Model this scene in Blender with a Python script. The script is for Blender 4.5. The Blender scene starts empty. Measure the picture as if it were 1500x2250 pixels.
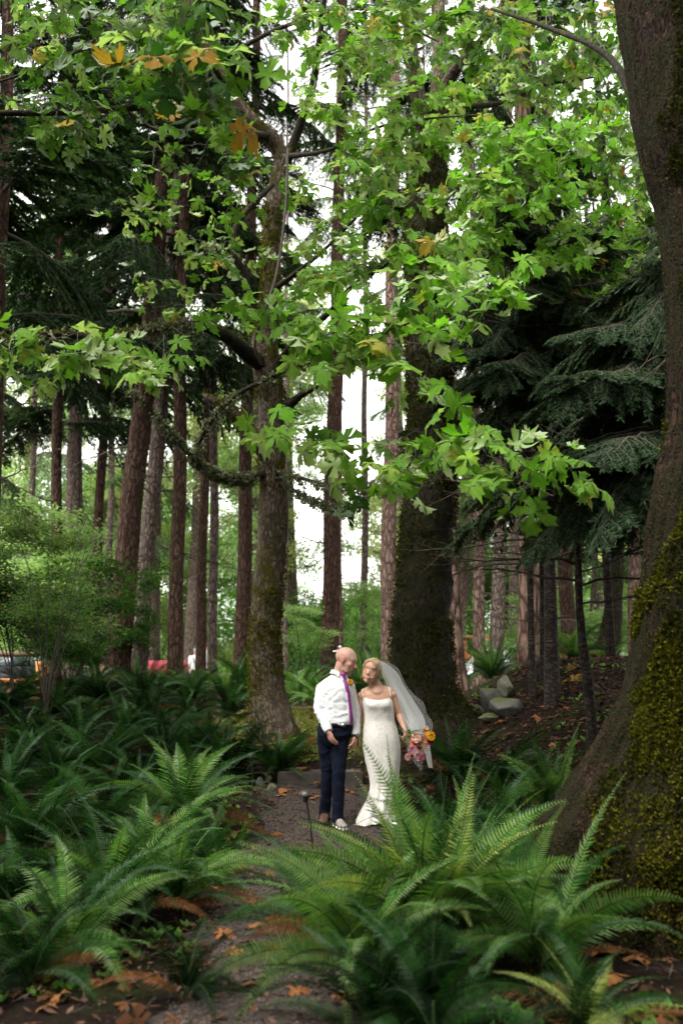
import bpy, math, random
import numpy as np
from mathutils import Vector, Matrix
from mathutils.bvhtree import BVHTree

random.seed(7)
RNG = np.random.RandomState(7)
scene = bpy.context.scene
COL = scene.collection
R = math.radians

# ------------------------------------------------------------------ camera, sky, sun, exposure
CZ, PITCH, FPX = 1.56, R(8.7), 2187.5
cam_data = bpy.data.cameras.new('camera')
cam = bpy.data.objects.new('camera', cam_data)
COL.objects.link(cam)
cam.location = (0, 0, CZ)
cam.rotation_euler = (R(90) + PITCH, 0, 0)
cam_data.sensor_fit = 'VERTICAL'
cam_data.sensor_height = 36
cam_data.sensor_width = 24
cam_data.lens = 35
cam_data.clip_start = 0.05
cam_data.clip_end = 1500
cam_data.dof.use_dof = True
cam_data.dof.focus_distance = 10.0
cam_data.dof.aperture_fstop = 1.6
scene.camera = cam

SUN_EL, SUN_ROT = R(55), R(222)
world = bpy.data.worlds.new('World')
scene.world = world
world.use_nodes = True
wn = world.node_tree
wn.nodes.clear()
sky = wn.nodes.new('ShaderNodeTexSky')
sky.sky_type = 'NISHITA'
sky.sun_disc = False
sky.sun_elevation = SUN_EL
sky.sun_rotation = SUN_ROT
sky.dust_density = 3.0
bw = wn.nodes.new('ShaderNodeHueSaturation')
bw.inputs['Saturation'].default_value = 0.06     # overcast: the blue is veiled by cloud
bw.inputs['Value'].default_value = 1.5
bg = wn.nodes.new('ShaderNodeBackground')
bg.inputs['Strength'].default_value = 0.15
wo = wn.nodes.new('ShaderNodeOutputWorld')
wn.links.new(sky.outputs[0], bw.inputs['Color'])
tint = wn.nodes.new('ShaderNodeMix'); tint.data_type = 'RGBA'; tint.blend_type = 'MULTIPLY'; tint.inputs[0].default_value = 1; tint.inputs[7].default_value = (1.0, 0.985, 0.93, 1)
wn.links.new(bw.outputs[0], tint.inputs[6]); wn.links.new(tint.outputs[2], bg.inputs['Color'])
wn.links.new(bg.outputs[0], wo.inputs['Surface'])

sun_data = bpy.data.lights.new('sun', 'SUN')
sun_data.energy = 0.9
sun_data.angle = R(30)
sun_data.color = (1.0, 0.97, 0.92)
sun = bpy.data.objects.new('sun', sun_data)
COL.objects.link(sun)
# sun direction matches the sky: rotation measured from +Y clockwise seen from above
_sd = Vector((math.sin(SUN_ROT) * math.cos(SUN_EL), math.cos(SUN_ROT) * math.cos(SUN_EL), math.sin(SUN_EL)))
sun.rotation_euler = _sd.to_track_quat('Z', 'Y').to_euler()

vs = scene.view_settings
vs.view_transform = 'Standard'
vs.look = 'None'
vs.gamma = 1
vs.use_curve_mapping = False
vs.exposure = 2.0
cy = scene.cycles
cy.max_bounces = 7
cy.diffuse_bounces = 3
cy.glossy_bounces = 2
cy.transmission_bounces = 4
cy.transparent_max_bounces = 16
cy.use_denoising = True
cy.caustics_reflective = False
cy.caustics_refractive = False
cy.sample_clamp_indirect = 4
cy.use_adaptive_sampling = True
cy.adaptive_threshold = 0.02

# ------------------------------------------------------------------ helpers
CAMP = np.array([0, 0, CZ])
_f = np.array([0, math.cos(PITCH), math.sin(PITCH)])
_u = np.array([0, -math.sin(PITCH), math.cos(PITCH)])
_r = np.array([1.0, 0, 0])

def ray(px, py):
    return _f + (px - 750) / FPX * _r + (1125 - py) / FPX * _u

def W(px, py, Y):
    d = ray(px, py)
    return CAMP + d * (Y / d[1])

def ppm(py, Y):
    """source pixels per metre at depth Y and row py"""
    return FPX * ray(750, py)[1] / Y

def V3(p): return Vector((float(p[0]), float(p[1]), float(p[2])))

def _hash(ix, iy, iz, s):
    h = (ix.astype(np.int64) * 374761393 + iy.astype(np.int64) * 668265263 + iz.astype(np.int64) * 2147483647 + s * 974711) & 0xffffffff
    h = ((h ^ (h >> 13)) * 1274126177) & 0xffffffff
    h = h ^ (h >> 16)
    return (h & 0xffff) / 65535.0

def vnoise(p, s=0):
    p = np.asarray(p, float)
    i = np.floor(p)
    f = p - i
    f = f * f * (3 - 2 * f)
    x, y, z = i[..., 0], i[..., 1], i[..., 2]
    fx, fy, fz = f[..., 0], f[..., 1], f[..., 2]
    def H(a, b, c): return _hash(x + a, y + b, z + c, s)
    c00 = H(0,0,0)*(1-fx)+H(1,0,0)*fx
    c10 = H(0,1,0)*(1-fx)+H(1,1,0)*fx
    c01 = H(0,0,1)*(1-fx)+H(1,0,1)*fx
    c11 = H(0,1,1)*(1-fx)+H(1,1,1)*fx
    return (c00*(1-fy)+c10*fy)*(1-fz)+(c01*(1-fy)+c11*fy)*fz

def fbm(p, oct=4, s=0):
    a, t, n = 0.5, 0, 0
    p = np.asarray(p, float)
    for k in range(oct):
        t = t + a * vnoise(p, s + k * 17); n += a
        p = p * 2.03; a *= 0.5
    return t / n

def smooth(t):
    t = np.clip(t, 0, 1)
    return t * t * (3 - 2 * t)

def gz(x, y):
    x = np.asarray(x, float); y = np.asarray(y, float)
    z = 0.9 * smooth((y - 9.5) / 7.5) - 0.5 * smooth((y - 24) / 14)
    z = z + 0.85 * smooth((x - 1.2) / 2.2) * smooth((y - 7.2) / 3.5) * (1 - smooth((y - 15) / 6))
    z = z + 0.28 * smooth((-x - 1.6) / 1.5) * smooth((y - 7) / 3) * (1 - smooth((y - 14) / 5))
    p = np.stack([x * 0.9, y * 0.9, x * 0], -1)
    path = np.exp(-((x + 0.25) / 0.9) ** 2)
    z = z + (fbm(p, 3, 5) - 0.5) * 0.16 * (1 - 0.8 * path)
    p2 = np.stack([x * 7, y * 7, x * 0], -1)
    z = z + (fbm(p2, 2, 9) - 0.5) * 0.05 * (1 - 0.75 * path)
    return z

def g1(x, y): return float(gz(np.array([x]), np.array([y]))[0])

def P(px, Y):
    """point on the ground at image column px and depth Y"""
    x = (px - 750) / FPX * Y
    for _ in range(3):
        z = g1(x, Y)
        # depth along the view changes the column slightly
        dv = (z - CZ); ycam = Y * math.cos(PITCH) + dv * math.sin(PITCH)
        x = (px - 750) / FPX * ycam
    return np.array([x, Y, g1(x, Y)])

def make_mesh(name, verts, faces_list, mats, mat_idx=None, smooth_shade=True):
    """faces_list: list of int arrays (n,k)"""
    me = bpy.data.meshes.new(name)
    verts = np.asarray(verts, np.float32)
    me.vertices.add(len(verts))
    me.vertices.foreach_set('co', verts.ravel())
    loops = np.concatenate([f.ravel() for f in faces_list]).astype(np.int32)
    tot = np.concatenate([np.full(len(f), f.shape[1]) for f in faces_list]).astype(np.int32)
    start = np.concatenate([[0], np.cumsum(tot)[:-1]]).astype(np.int32)
    me.loops.add(len(loops)); me.loops.foreach_set('vertex_index', loops)
    me.polygons.add(len(tot)); me.polygons.foreach_set('loop_start', start); me.polygons.foreach_set('loop_total', tot)
    if mat_idx is not None: me.polygons.foreach_set('material_index', np.asarray(mat_idx, np.int32))
    me.update(calc_edges=True)
    me.polygons.foreach_set('use_smooth', np.full(len(tot), smooth_shade, bool))
    for m in (mats if isinstance(mats, (list, tuple)) else [mats]): me.materials.append(m)
    return me

class MB:
    def __init__(self): self.v = []; self.f = {}; self.n = 0; self.order = []
    def add(self, verts, faces, mi=0):
        verts = np.asarray(verts, float).reshape(-1, 3)
        self.v.append(verts)
        faces = np.asarray(faces, np.int64)
        self.order.append((faces + self.n, mi)); self.n += len(verts)
        return self
    def mesh(self, name, mats, sm=True):
        fl = [f for f, _ in self.order]
        mi = np.concatenate([np.full(len(f), m) for f, m in self.order])
        return make_mesh(name, np.concatenate(self.v), fl, mats, mi, sm)
    def build(self, name, mats, parent=None, sm=True, loc=None):
        return link(name, self.mesh(name, mats, sm), parent, loc)

def link(name, me, parent=None, loc=None):
    o = bpy.data.objects.new(name, me); COL.objects.link(o)
    if parent is not None: o.parent = parent
    if loc is not None: o.location = V3(loc)
    return o

def tag(o, label=None, cat=None, group=None, kind=None):
    if label: o['label'] = label
    if cat: o['category'] = cat
    if group: o['group'] = group
    if kind: o['kind'] = kind
    return o

def thing(name, label, cat, loc=(0, 0, 0), rz=0, group=None):
    o = bpy.data.objects.new(name, None); COL.objects.link(o)
    o.location = V3(loc); o.rotation_euler = (0, 0, rz); o.empty_display_size = 0.2
    return tag(o, label, cat, group)

def catmull(pts, step=0.1, cols=None):
    """resample rows (xyz + extras) by Catmull-Rom; returns array"""
    p = np.asarray(pts, float)
    if len(p) == 2: p = np.vstack([p, ]) 
    q = np.vstack([2 * p[0] - p[1], p, 2 * p[-1] - p[-2]])
    out = []
    for i in range(1, len(q) - 2):
        L = np.linalg.norm(q[i + 1, :3] - q[i, :3]); n = max(1, int(math.ceil(L / step)))
        for t in np.linspace(0, 1, n, endpoint=False):
            a, b, c, d = q[i - 1], q[i], q[i + 1], q[i + 2]
            out.append(0.5 * ((2 * b) + (-a + c) * t + (2 * a - 5 * b + 4 * c - d) * t * t + (-a + 3 * b - 3 * c + d) * t ** 3))
    out.append(q[-2])
    return np.array(out)

def tube(pts, rad, sides=8, disp=None, cap=True, vertical=False):
    """sweep; pts (n,3), rad (n,) ; disp(theta, s, pos)->relative radius factor; returns verts, quads"""
    pts = np.asarray(pts, float); n = len(pts); rad = np.broadcast_to(np.asarray(rad, float), (n,))
    t = np.gradient(pts, axis=0); t /= (np.linalg.norm(t, axis=1, keepdims=True) + 1e-9)
    ref = np.array([0, 1.0, 0]) if abs(t[0, 1]) < 0.8 else np.array([1.0, 0, 0])
    a = np.cross(ref, t[0]); a /= np.linalg.norm(a)
    A = []
    for i in range(n):
        a = a - t[i] * np.dot(a, t[i]); a /= (np.linalg.norm(a) + 1e-9); A.append(a)
    A = np.array(A); B = np.cross(t, A)
    th = np.linspace(0, 2 * math.pi, sides, endpoint=False)
    s = np.concatenate([[0], np.cumsum(np.linalg.norm(np.diff(pts, axis=0), axis=1))])
    TH, S = np.meshgrid(th, s)
    k = np.ones_like(TH)
    if disp is not None: k = disp(TH, S)
    v = pts[:, None] + (rad[:, None] * k)[..., None] * (np.cos(TH)[..., None] * A[:, None] + np.sin(TH)[..., None] * B[:, None])
    v = v.reshape(-1, 3)
    i = np.arange(n - 1)[:, None] * sides; j = np.arange(sides)[None]; jn = (j + 1) % sides
    f = np.stack([i + j, i + jn, i + sides + jn, i + sides + j], -1).reshape(-1, 4)
    return v, f

def add_tube(mb, pts, rad, sides=6, mi=0, disp=None):
    v, f = tube(pts, rad, sides, disp)
    mb.add(v, f, mi)
    return v

def rot_mats(n, dirs_x, roll):
    pass

# ------------------------------------------------------------------ materials
def new_mat(name):
    m = bpy.data.materials.new(name); m.use_nodes = True
    nt = m.node_tree; nt.nodes.clear()
    out = nt.nodes.new('ShaderNodeOutputMaterial')
    return m, nt, out

def N(nt, typ, **kw):
    n = nt.nodes.new(typ)
    for k, v in kw.items():
        if k.startswith('i_'): n.inputs[k[2:].replace('_', ' ')].default_value = v
        else: setattr(n, k, v)
    return n

def ramp(nt, fac, stops):
    r = nt.nodes.new('ShaderNodeValToRGB')
    e = r.color_ramp.elements
    while len(e) < len(stops): e.new(0.5)
    for k, (p, c) in enumerate(stops):
        e[k].position = p; e[k].color = (*c, 1) if len(c) == 3 else c
    nt.links.new(fac, r.inputs[0])
    return r.outputs[0]

def mixc(nt, fac, a, b, typ='MIX'):
    m = nt.nodes.new('ShaderNodeMix'); m.data_type = 'RGBA'; m.blend_type = typ
    for sock, v in ((m.inputs[0], fac), (m.inputs[6], a), (m.inputs[7], b)):
        if isinstance(v, (int, float)): sock.default_value = v
        elif isinstance(v, tuple): sock.default_value = (*v, 1) if len(v) == 3 else v
        else: nt.links.new(v, sock)
    return m.outputs[2]

def coords(nt, scale=(1, 1, 1), kind='Object'):
    tc = nt.nodes.new('ShaderNodeTexCoord'); mp = nt.nodes.new('ShaderNodeMapping')
    mp.inputs['Scale'].default_value = scale
    nt.links.new(tc.outputs[kind], mp.inputs[0])
    return mp.outputs[0]

def noise(nt, vec, scale, detail=4, rough=0.6):
    n = nt.nodes.new('ShaderNodeTexNoise'); n.inputs['Scale'].default_value = scale
    n.inputs['Detail'].default_value = detail; n.inputs['Roughness'].default_value = rough
    nt.links.new(vec, n.inputs['Vector'])
    return n.outputs[0]

def bark_mat(name, dark, light, moss=(0.05, 0.06, 0.012), moss_amt=0.0, vstretch=0.22, scale=14, bump=0.6, dist=0.03, rings=0.0):
    m, nt, out = new_mat(name)
    bs = N(nt, 'ShaderNodeBsdfPrincipled'); bs.inputs['Roughness'].default_value = 0.9
    bs.inputs['Specular IOR Level'].default_value = 0.15
    v = coords(nt, (1, 1, vstretch)); v1 = coords(nt)
    n1 = noise(nt, v, scale, 6, 0.65)
    vo = N(nt, 'ShaderNodeTexVoronoi'); vo.feature = 'DISTANCE_TO_EDGE'; vo.inputs['Scale'].default_value = scale * 0.8
    wv = nt.nodes.new('ShaderNodeVectorMath'); wv.operation = 'MULTIPLY_ADD'
    n3 = N(nt, 'ShaderNodeTexNoise'); n3.inputs['Scale'].default_value = scale * 0.7; nt.links.new(v, n3.inputs['Vector'])
    nt.links.new(n3.outputs[1], wv.inputs[0]); wv.inputs[1].default_value = (0.12, 0.12, 0.12); nt.links.new(v, wv.inputs[2])
    nt.links.new(wv.outputs[0], vo.inputs['Vector'])
    crack = ramp(nt, vo.outputs['Distance'], [(0.0, (0, 0, 0)), (0.22, (1, 1, 1))])
    big = noise(nt, v1, 1.7, 4)
    col = ramp(nt, n1, [(0.3, dark), (0.62, light)])
    col = mixc(nt, crack, tuple(c * 0.5 for c in dark), col)
    col = mixc(nt, ramp(nt, big, [(0.35, (0.35,) * 3), (0.7, (0.0,) * 3)]), col, tuple(c * 1.4 for c in dark))
    # pale lichen flecks
    fl = ramp(nt, noise(nt, v1, 26, 3), [(0.60, (0, 0, 0)), (0.70, (0.5, 0.5, 0.5))])
    col = mixc(nt, fl, col, tuple(min(1, c * 1.35 + 0.02) for c in light))
    h = N(nt, 'ShaderNodeMath', operation='MULTIPLY'); nt.links.new(n1, h.inputs[0]); nt.links.new(crack, h.inputs[1])
    hh = h.outputs[0]
    if moss_amt > 0:
        mn = noise(nt, v1, 2.3, 7, 0.7)
        mk = ramp(nt, mn, [(0.68 - moss_amt * 0.4, (0, 0, 0)), (0.76 - moss_amt * 0.4, (1, 1, 1))])
        fine = noise(nt, v1, 60, 3)
        mc = ramp(nt, fine, [(0.3, tuple(c * 0.35 for c in moss)), (0.7, moss)])
        mc = mixc(nt, ramp(nt, noise(nt, v1, 6, 3), [(0.4, (0, 0, 0)), (0.7, (1, 1, 1))]), mc, (moss[0] * 1.2, moss[1] * 0.8, moss[2]))
        col = mixc(nt, mk, col, mc)
        a = N(nt, 'ShaderNodeMath', operation='MULTIPLY_ADD'); nt.links.new(fine, a.inputs[0]); nt.links.new(mk, a.inputs[1]); nt.links.new(hh, a.inputs[2])
        hh = a.outputs[0]
    b = N(nt, 'ShaderNodeBump'); b.inputs['Strength'].default_value = bump; b.inputs['Distance'].default_value = dist
    nt.links.new(hh, b.inputs['Height']); nt.links.new(b.outputs[0], bs.inputs['Normal'])
    nt.links.new(col, bs.inputs['Base Color'])
    nt.links.new(bs.outputs[0], out.inputs[0])
    return m

def leaf_mat(name, c1, c2, under=None, trans=0.4, gloss=0.25, rough=0.45, veins=False, accent=None, accent_amt=0.0):
    """c1..c2 vary per leaf (mesh island and object); underside a paler colour of the leaf itself"""
    m, nt, out = new_mat(name)
    geo = N(nt, 'ShaderNodeNewGeometry'); oi = N(nt, 'ShaderNodeObjectInfo')
    ad = N(nt, 'ShaderNodeMath', operation='ADD'); nt.links.new(geo.outputs['Random Per Island'], ad.inputs[0]); nt.links.new(oi.outputs['Random'], ad.inputs[1])
    fr = N(nt, 'ShaderNodeMath', operation='FRACT'); nt.links.new(ad.outputs[0], fr.inputs[0])
    col = ramp(nt, fr.outputs[0], [(0.0, c1), (0.85, c2)])
    if accent is not None:
        wn2 = N(nt, 'ShaderNodeTexWhiteNoise'); wn2.noise_dimensions = '1D'; nt.links.new(fr.outputs[0], wn2.inputs['W'])
        k = ramp(nt, wn2.outputs[0], [(1 - accent_amt, (0, 0, 0)), (min(1, 1.02 - accent_amt), (1, 1, 1))])
        col = mixc(nt, k, col, accent)
    v = coords(nt)
    ns = noise(nt, v, 9, 3)
    col = mixc(nt, ramp(nt, ns, [(0.3, (0.0,) * 3), (0.75, (0.35,) * 3)]), col, tuple(c * 0.55 for c in c1))
    if under is not None:
        col = mixc(nt, geo.outputs['Backfacing'], col, mixc(nt, 0.55, col, under))
    d = N(nt, 'ShaderNodeBsdfDiffuse'); t = N(nt, 'ShaderNodeBsdfTranslucent'); g = N(nt, 'ShaderNodeBsdfGlossy')
    g.inputs['Roughness'].default_value = rough + 0.2; g.inputs['Color'].default_value = (0.8, 0.85, 0.9, 1)
    nt.links.new(col, d.inputs['Color'])
    tc = mixc(nt, 1.0, col, (1.35, 1.55, 0.75), 'MULTIPLY')
    nt.links.new(tc, t.inputs['Color'])
    m1 = N(nt, 'ShaderNodeMixShader'); m1.inputs[0].default_value = trans
    nt.links.new(d.outputs[0], m1.inputs[1]); nt.links.new(t.outputs[0], m1.inputs[2])
    fz = N(nt, 'ShaderNodeFresnel'); fz.inputs['IOR'].default_value = 1.35
    fm = N(nt, 'ShaderNodeMath', operation='MULTIPLY'); fm.inputs[1].default_value = gloss * 0.14; nt.links.new(fz.outputs[0], fm.inputs[0])
    m2 = N(nt, 'ShaderNodeMixShader'); nt.links.new(fm.outputs[0], m2.inputs[0]); nt.links.new(m1.outputs[0], m2.inputs[1]); nt.links.new(g.outputs[0], m2.inputs[2])
    nt.links.new(m2.outputs[0], out.inputs[0])
    return m

def plain(name, col, rough=0.6, metal=0.0, spec=0.5, nscale=0, namt=0.2, bump=0.0, bscale=80, sheen=0.0, sss=0.0, coat=0.0):
    m, nt, out = new_mat(name)
    bs = N(nt, 'ShaderNodeBsdfPrincipled')
    bs.inputs['Base Color'].default_value = (*col, 1); bs.inputs['Roughness'].default_value = rough
    bs.inputs['Metallic'].default_value = metal; bs.inputs['Specular IOR Level'].default_value = spec
    bs.inputs['Coat Weight'].default_value = coat; bs.inputs['Sheen Weight'].default_value = sheen
    if sss: bs.inputs['Subsurface Weight'].default_value = sss; bs.inputs['Subsurface Radius'].default_value = (0.01, 0.004, 0.002)
    v = coords(nt)
    if nscale:
        n = noise(nt, v, nscale, 5)
        c = ramp(nt, n, [(0.3, tuple(x * (1 - namt) for x in col)), (0.7, tuple(min(1, x * (1 + namt)) for x in col))])
        nt.links.new(c, bs.inputs['Base Color'])
    if bump:
        b = N(nt, 'ShaderNodeBump'); b.inputs['Strength'].default_value = bump; b.inputs['Distance'].default_value = 0.01
        nt.links.new(noise(nt, v, bscale, 4), b.inputs['Height']); nt.links.new(b.outputs[0], bs.inputs['Normal'])
    nt.links.new(bs.outputs[0], out.inputs[0])
    return m

M = {}
M['fir'] = bark_mat('fir_bark', (0.0341, 0.0186, 0.0124), (0.1240, 0.0713, 0.0484), vstretch=0.3, scale=15, bump=1.0, dist=0.06)
M['fir_grey'] = bark_mat('fir_bark_grey', (0.0675, 0.0488, 0.0375), (0.2250, 0.1762, 0.1462), vstretch=0.32, scale=16, bump=1.0, dist=0.06)
M['fir_pink'] = bark_mat('fir_bark_pink', (0.0900, 0.0540, 0.0413), (0.2700, 0.1837, 0.1500), vstretch=0.34, scale=14, bump=1.0, dist=0.06)
M['plated'] = bark_mat('plated_bark', (0.0558, 0.0310, 0.0217), (0.2232, 0.1488, 0.1116), vstretch=0.35, scale=7, bump=1.0, dist=0.08)
M['young'] = bark_mat('young_bark', (0.0174, 0.0130, 0.0105), (0.0620, 0.0508, 0.0422), vstretch=2.2, scale=9, bump=0.5, dist=0.02)
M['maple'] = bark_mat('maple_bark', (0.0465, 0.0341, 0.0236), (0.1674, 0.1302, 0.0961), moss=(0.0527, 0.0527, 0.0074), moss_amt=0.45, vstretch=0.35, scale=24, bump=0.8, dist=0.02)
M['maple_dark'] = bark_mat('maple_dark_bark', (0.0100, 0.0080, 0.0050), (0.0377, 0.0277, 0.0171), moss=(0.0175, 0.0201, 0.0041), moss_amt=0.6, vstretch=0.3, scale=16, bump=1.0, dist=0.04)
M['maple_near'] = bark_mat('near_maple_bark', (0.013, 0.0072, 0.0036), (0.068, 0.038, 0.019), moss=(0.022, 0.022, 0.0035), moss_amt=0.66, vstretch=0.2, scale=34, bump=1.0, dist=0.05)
M['branch'] = bark_mat('branch_bark', (0.0112, 0.0087, 0.0062), (0.0403, 0.0322, 0.0223), moss=(0.0558, 0.0620, 0.0093), moss_amt=0.38, vstretch=1, scale=30, bump=0.5, dist=0.008)
M['twig'] = plain('twig_bark', (0.030, 0.022, 0.015), 0.8, nscale=8, namt=0.4)
M['dead_twig'] = plain('dead_twig_bark', (0.045, 0.033, 0.023), 0.9, nscale=8, namt=0.5)
M['moss'] = leaf_mat('moss', (0.0421, 0.0423, 0.0042), (0.1194, 0.1165, 0.0126), trans=0.25, gloss=0.0)
M['moss_dark'] = leaf_mat('moss_dark', (0.0146, 0.0178, 0.0026), (0.0419, 0.0460, 0.0063), trans=0.2, gloss=0.0)
M['lichen'] = leaf_mat('lichen', (0.0715, 0.0780, 0.0455), (0.1690, 0.1755, 0.1105), trans=0.2, gloss=0.0)
M['leaf'] = leaf_mat('maple_leaf', (0.0694, 0.1620, 0.0194), (0.1261, 0.2376, 0.0301), under=(0.3279, 0.3671, 0.1768), trans=0.42, gloss=0.5, accent=(0.3027, 0.2484, 0.0442), accent_amt=0.04)
M['leaf_bright'] = leaf_mat('maple_leaf_bright', (0.0871, 0.2193, 0.0168), (0.1416, 0.2892, 0.0275), under=(0.2612, 0.3391, 0.1224), trans=0.5, gloss=0.5, accent=(0.3265, 0.2193, 0.0306), accent_amt=0.03)
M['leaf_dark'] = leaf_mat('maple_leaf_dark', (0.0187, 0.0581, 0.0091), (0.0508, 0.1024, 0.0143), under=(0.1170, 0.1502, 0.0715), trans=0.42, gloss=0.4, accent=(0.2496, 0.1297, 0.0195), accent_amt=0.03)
M['leaf_autumn'] = leaf_mat('autumn_leaf', (0.30, 0.15, 0.04), (0.30, 0.22, 0.06), under=(0.4, 0.28, 0.14), trans=0.45, gloss=0.3)
M['leaf_fallen'] = leaf_mat('fallen_leaf', (0.1638, 0.0523, 0.0173), (0.2730, 0.1229, 0.0455), under=(0.2503, 0.1365, 0.0728), trans=0.15, gloss=0.5)
M['leaf_rotten'] = leaf_mat('rotten_leaf', (0.0420, 0.0192, 0.0096), (0.1200, 0.0510, 0.0210), trans=0.1, gloss=0.3)
M['needle'] = leaf_mat('conifer_needles', (0.0126, 0.0300, 0.0108), (0.0292, 0.0546, 0.0165), trans=0.22, gloss=0.3)
M['needle_hemlock'] = leaf_mat('hemlock_needles', (0.0129, 0.0322, 0.0146), (0.0362, 0.0644, 0.0280), under=(0.0805, 0.0980, 0.0616), trans=0.22, gloss=0.5)
M['needle_hazed'] = leaf_mat('needles_haze_tone', (0.045, 0.085, 0.035), (0.110, 0.165, 0.070), trans=0.35, gloss=0.2)  # paler green that puts distance haze into the needle colour
M['backleaf'] = leaf_mat('background_leaves', (0.16, 0.27, 0.10), (0.32, 0.42, 0.20), trans=0.5, gloss=0.2)  # lighter than real leaves: the open yard's brightness put into the colour
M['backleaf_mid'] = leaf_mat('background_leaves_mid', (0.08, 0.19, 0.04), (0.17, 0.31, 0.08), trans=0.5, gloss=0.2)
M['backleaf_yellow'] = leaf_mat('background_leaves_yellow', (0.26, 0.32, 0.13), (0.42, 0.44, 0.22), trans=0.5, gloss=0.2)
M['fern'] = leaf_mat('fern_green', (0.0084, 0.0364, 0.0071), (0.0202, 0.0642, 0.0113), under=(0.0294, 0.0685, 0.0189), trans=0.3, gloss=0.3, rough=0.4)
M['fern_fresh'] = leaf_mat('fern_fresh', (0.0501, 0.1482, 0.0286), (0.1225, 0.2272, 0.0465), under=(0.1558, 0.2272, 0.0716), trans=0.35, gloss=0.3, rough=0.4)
M['fern_shade_tone'] = leaf_mat('fern_shade_tone', (0.0016, 0.0082, 0.0019), (0.0036, 0.0136, 0.0028), under=(0.0065, 0.0163, 0.0046), trans=0.25, gloss=0.08, rough=0.4)  # far darker than fern green: shade under the conifers put into the colour
M['fern_yellow'] = leaf_mat('fern_yellow', (0.1814, 0.2553, 0.0493), (0.3145, 0.3493, 0.0887), trans=0.4, gloss=0.3)
M['fern_brown'] = leaf_mat('fern_brown', (0.0806, 0.0341, 0.0124), (0.1612, 0.0713, 0.0248), trans=0.2, gloss=0.1)
M['shrubleaf'] = leaf_mat('shrub_leaves', (0.0165, 0.0465, 0.0083), (0.0488, 0.1125, 0.0195), trans=0.45, gloss=0.2)
M['rachis'] = plain('fern_rachis', (0.030, 0.045, 0.014), 0.8, spec=.1)

# ------------------------------------------------------------------ ground
def ground_mat():
    m, nt, out = new_mat('forest_soil')
    bs = N(nt, 'ShaderNodeBsdfPrincipled'); bs.inputs['Roughness'].default_value = 0.95; bs.inputs['Specular IOR Level'].default_value = 0.1
    v = coords(nt)
    n1 = noise(nt, v, 1.1, 6, 0.65); n2 = noise(nt, v, 24, 6, 0.75); n3 = noise(nt, v, 90, 3, 0.7)
    c = ramp(nt, n2, [(0.3, (0.004, 0.0023, 0.0015)), (0.55, (0.012, 0.0067, 0.004)), (0.75, (0.034, 0.018, 0.011))])
    c = mixc(nt, ramp(nt, n1, [(0.50, (0, 0, 0)), (0.62, (0.75,) * 3)]), c, ramp(nt, n3, [(0.35, (0.009, 0.012, 0.003)), (0.7, (0.032, 0.038, 0.008))]))
    sp = ramp(nt, n3, [(0.63, (0, 0, 0)), (0.72, (1, 1, 1))])
    c = mixc(nt, sp, c, (0.09, 0.055, 0.036))
    # mossy patch beyond the step and pale gravel yard far back
    sx = N(nt, 'ShaderNodeSeparateXYZ'); nt.links.new(v, sx.inputs[0])
    far = ramp(nt, sx.outputs[1], [(0.0, (0, 0, 0)), (1.0, (1, 1, 1))])
    mr = N(nt, 'ShaderNodeMapRange'); mr.inputs[1].default_value = 30; mr.inputs[2].default_value = 36; nt.links.new(sx.outputs[1], mr.inputs[0])
    c = mixc(nt, mr.outputs[0], c, ramp(nt, n2, [(0.3, (0.22, 0.20, 0.17)), (0.7, (0.34, 0.32, 0.28))]))
    gx = N(nt, 'ShaderNodeVectorMath', operation='DISTANCE'); gx.inputs[1].default_value = (-0.75, 14.6, 0.6); nt.links.new(v, gx.inputs[0])
    gm = ramp(nt, gx.outputs['Value'], [(0.0, (1, 1, 1)), (1.0, (1, 1, 1))])
    mr2 = N(nt, 'ShaderNodeMapRange'); mr2.inputs[1].default_value = 2.0; mr2.inputs[2].default_value = 1.2; nt.links.new(gx.outputs['Value'], mr2.inputs[0])
    c = mixc(nt, mr2.outputs[0], c, ramp(nt, n2, [(0.35, (0.075, 0.085, 0.02)), (0.55, (0.17, 0.165, 0.05)), (0.75, (0.22, 0.17, 0.10))]))
    b = N(nt, 'ShaderNodeBump'); b.inputs['Strength'].default_value = 0.9; b.inputs['Distance'].default_value = 0.03
    nt.links.new(n2, b.inputs['Height']); nt.links.new(b.outputs[0], bs.inputs['Normal'])
    nt.links.new(c, bs.inputs['Base Color']); nt.links.new(bs.outputs[0], out.inputs[0])
    return m

def gravel_mat():
    m, nt, out = new_mat('gravel_path')
    bs = N(nt, 'ShaderNodeBsdfPrincipled'); bs.inputs['Roughness'].default_value = 0.9
    v = coords(nt)
    vo = N(nt, 'ShaderNodeTexVoronoi'); vo.inputs['Scale'].default_value = 55; nt.links.new(v, vo.inputs['Vector'])
    c = ramp(nt, vo.outputs['Color'], [(0.1, (0.008, 0.0045, 0.0025)), (0.5, (0.022, 0.013, 0.008)), (0.9, (0.070, 0.050, 0.037))])
    c = mixc(nt, ramp(nt, noise(nt, v, 3.5, 6, 0.7), [(0.42, (0, 0, 0)), (0.6, (0.9,) * 3)]), c, (0.020, 0.012, 0.008))
    b = N(nt, 'ShaderNodeBump'); b.inputs['Strength'].default_value = 0.8; b.inputs['Distance'].default_value = 0.012; b.invert = True
    nt.links.new(vo.outputs['Distance'], b.inputs['Height']); nt.links.new(b.outputs[0], bs.inputs['Normal'])
    nt.links.new(c, bs.inputs['Base Color']); nt.links.new(bs.outputs[0], out.inputs[0])
    return m

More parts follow.
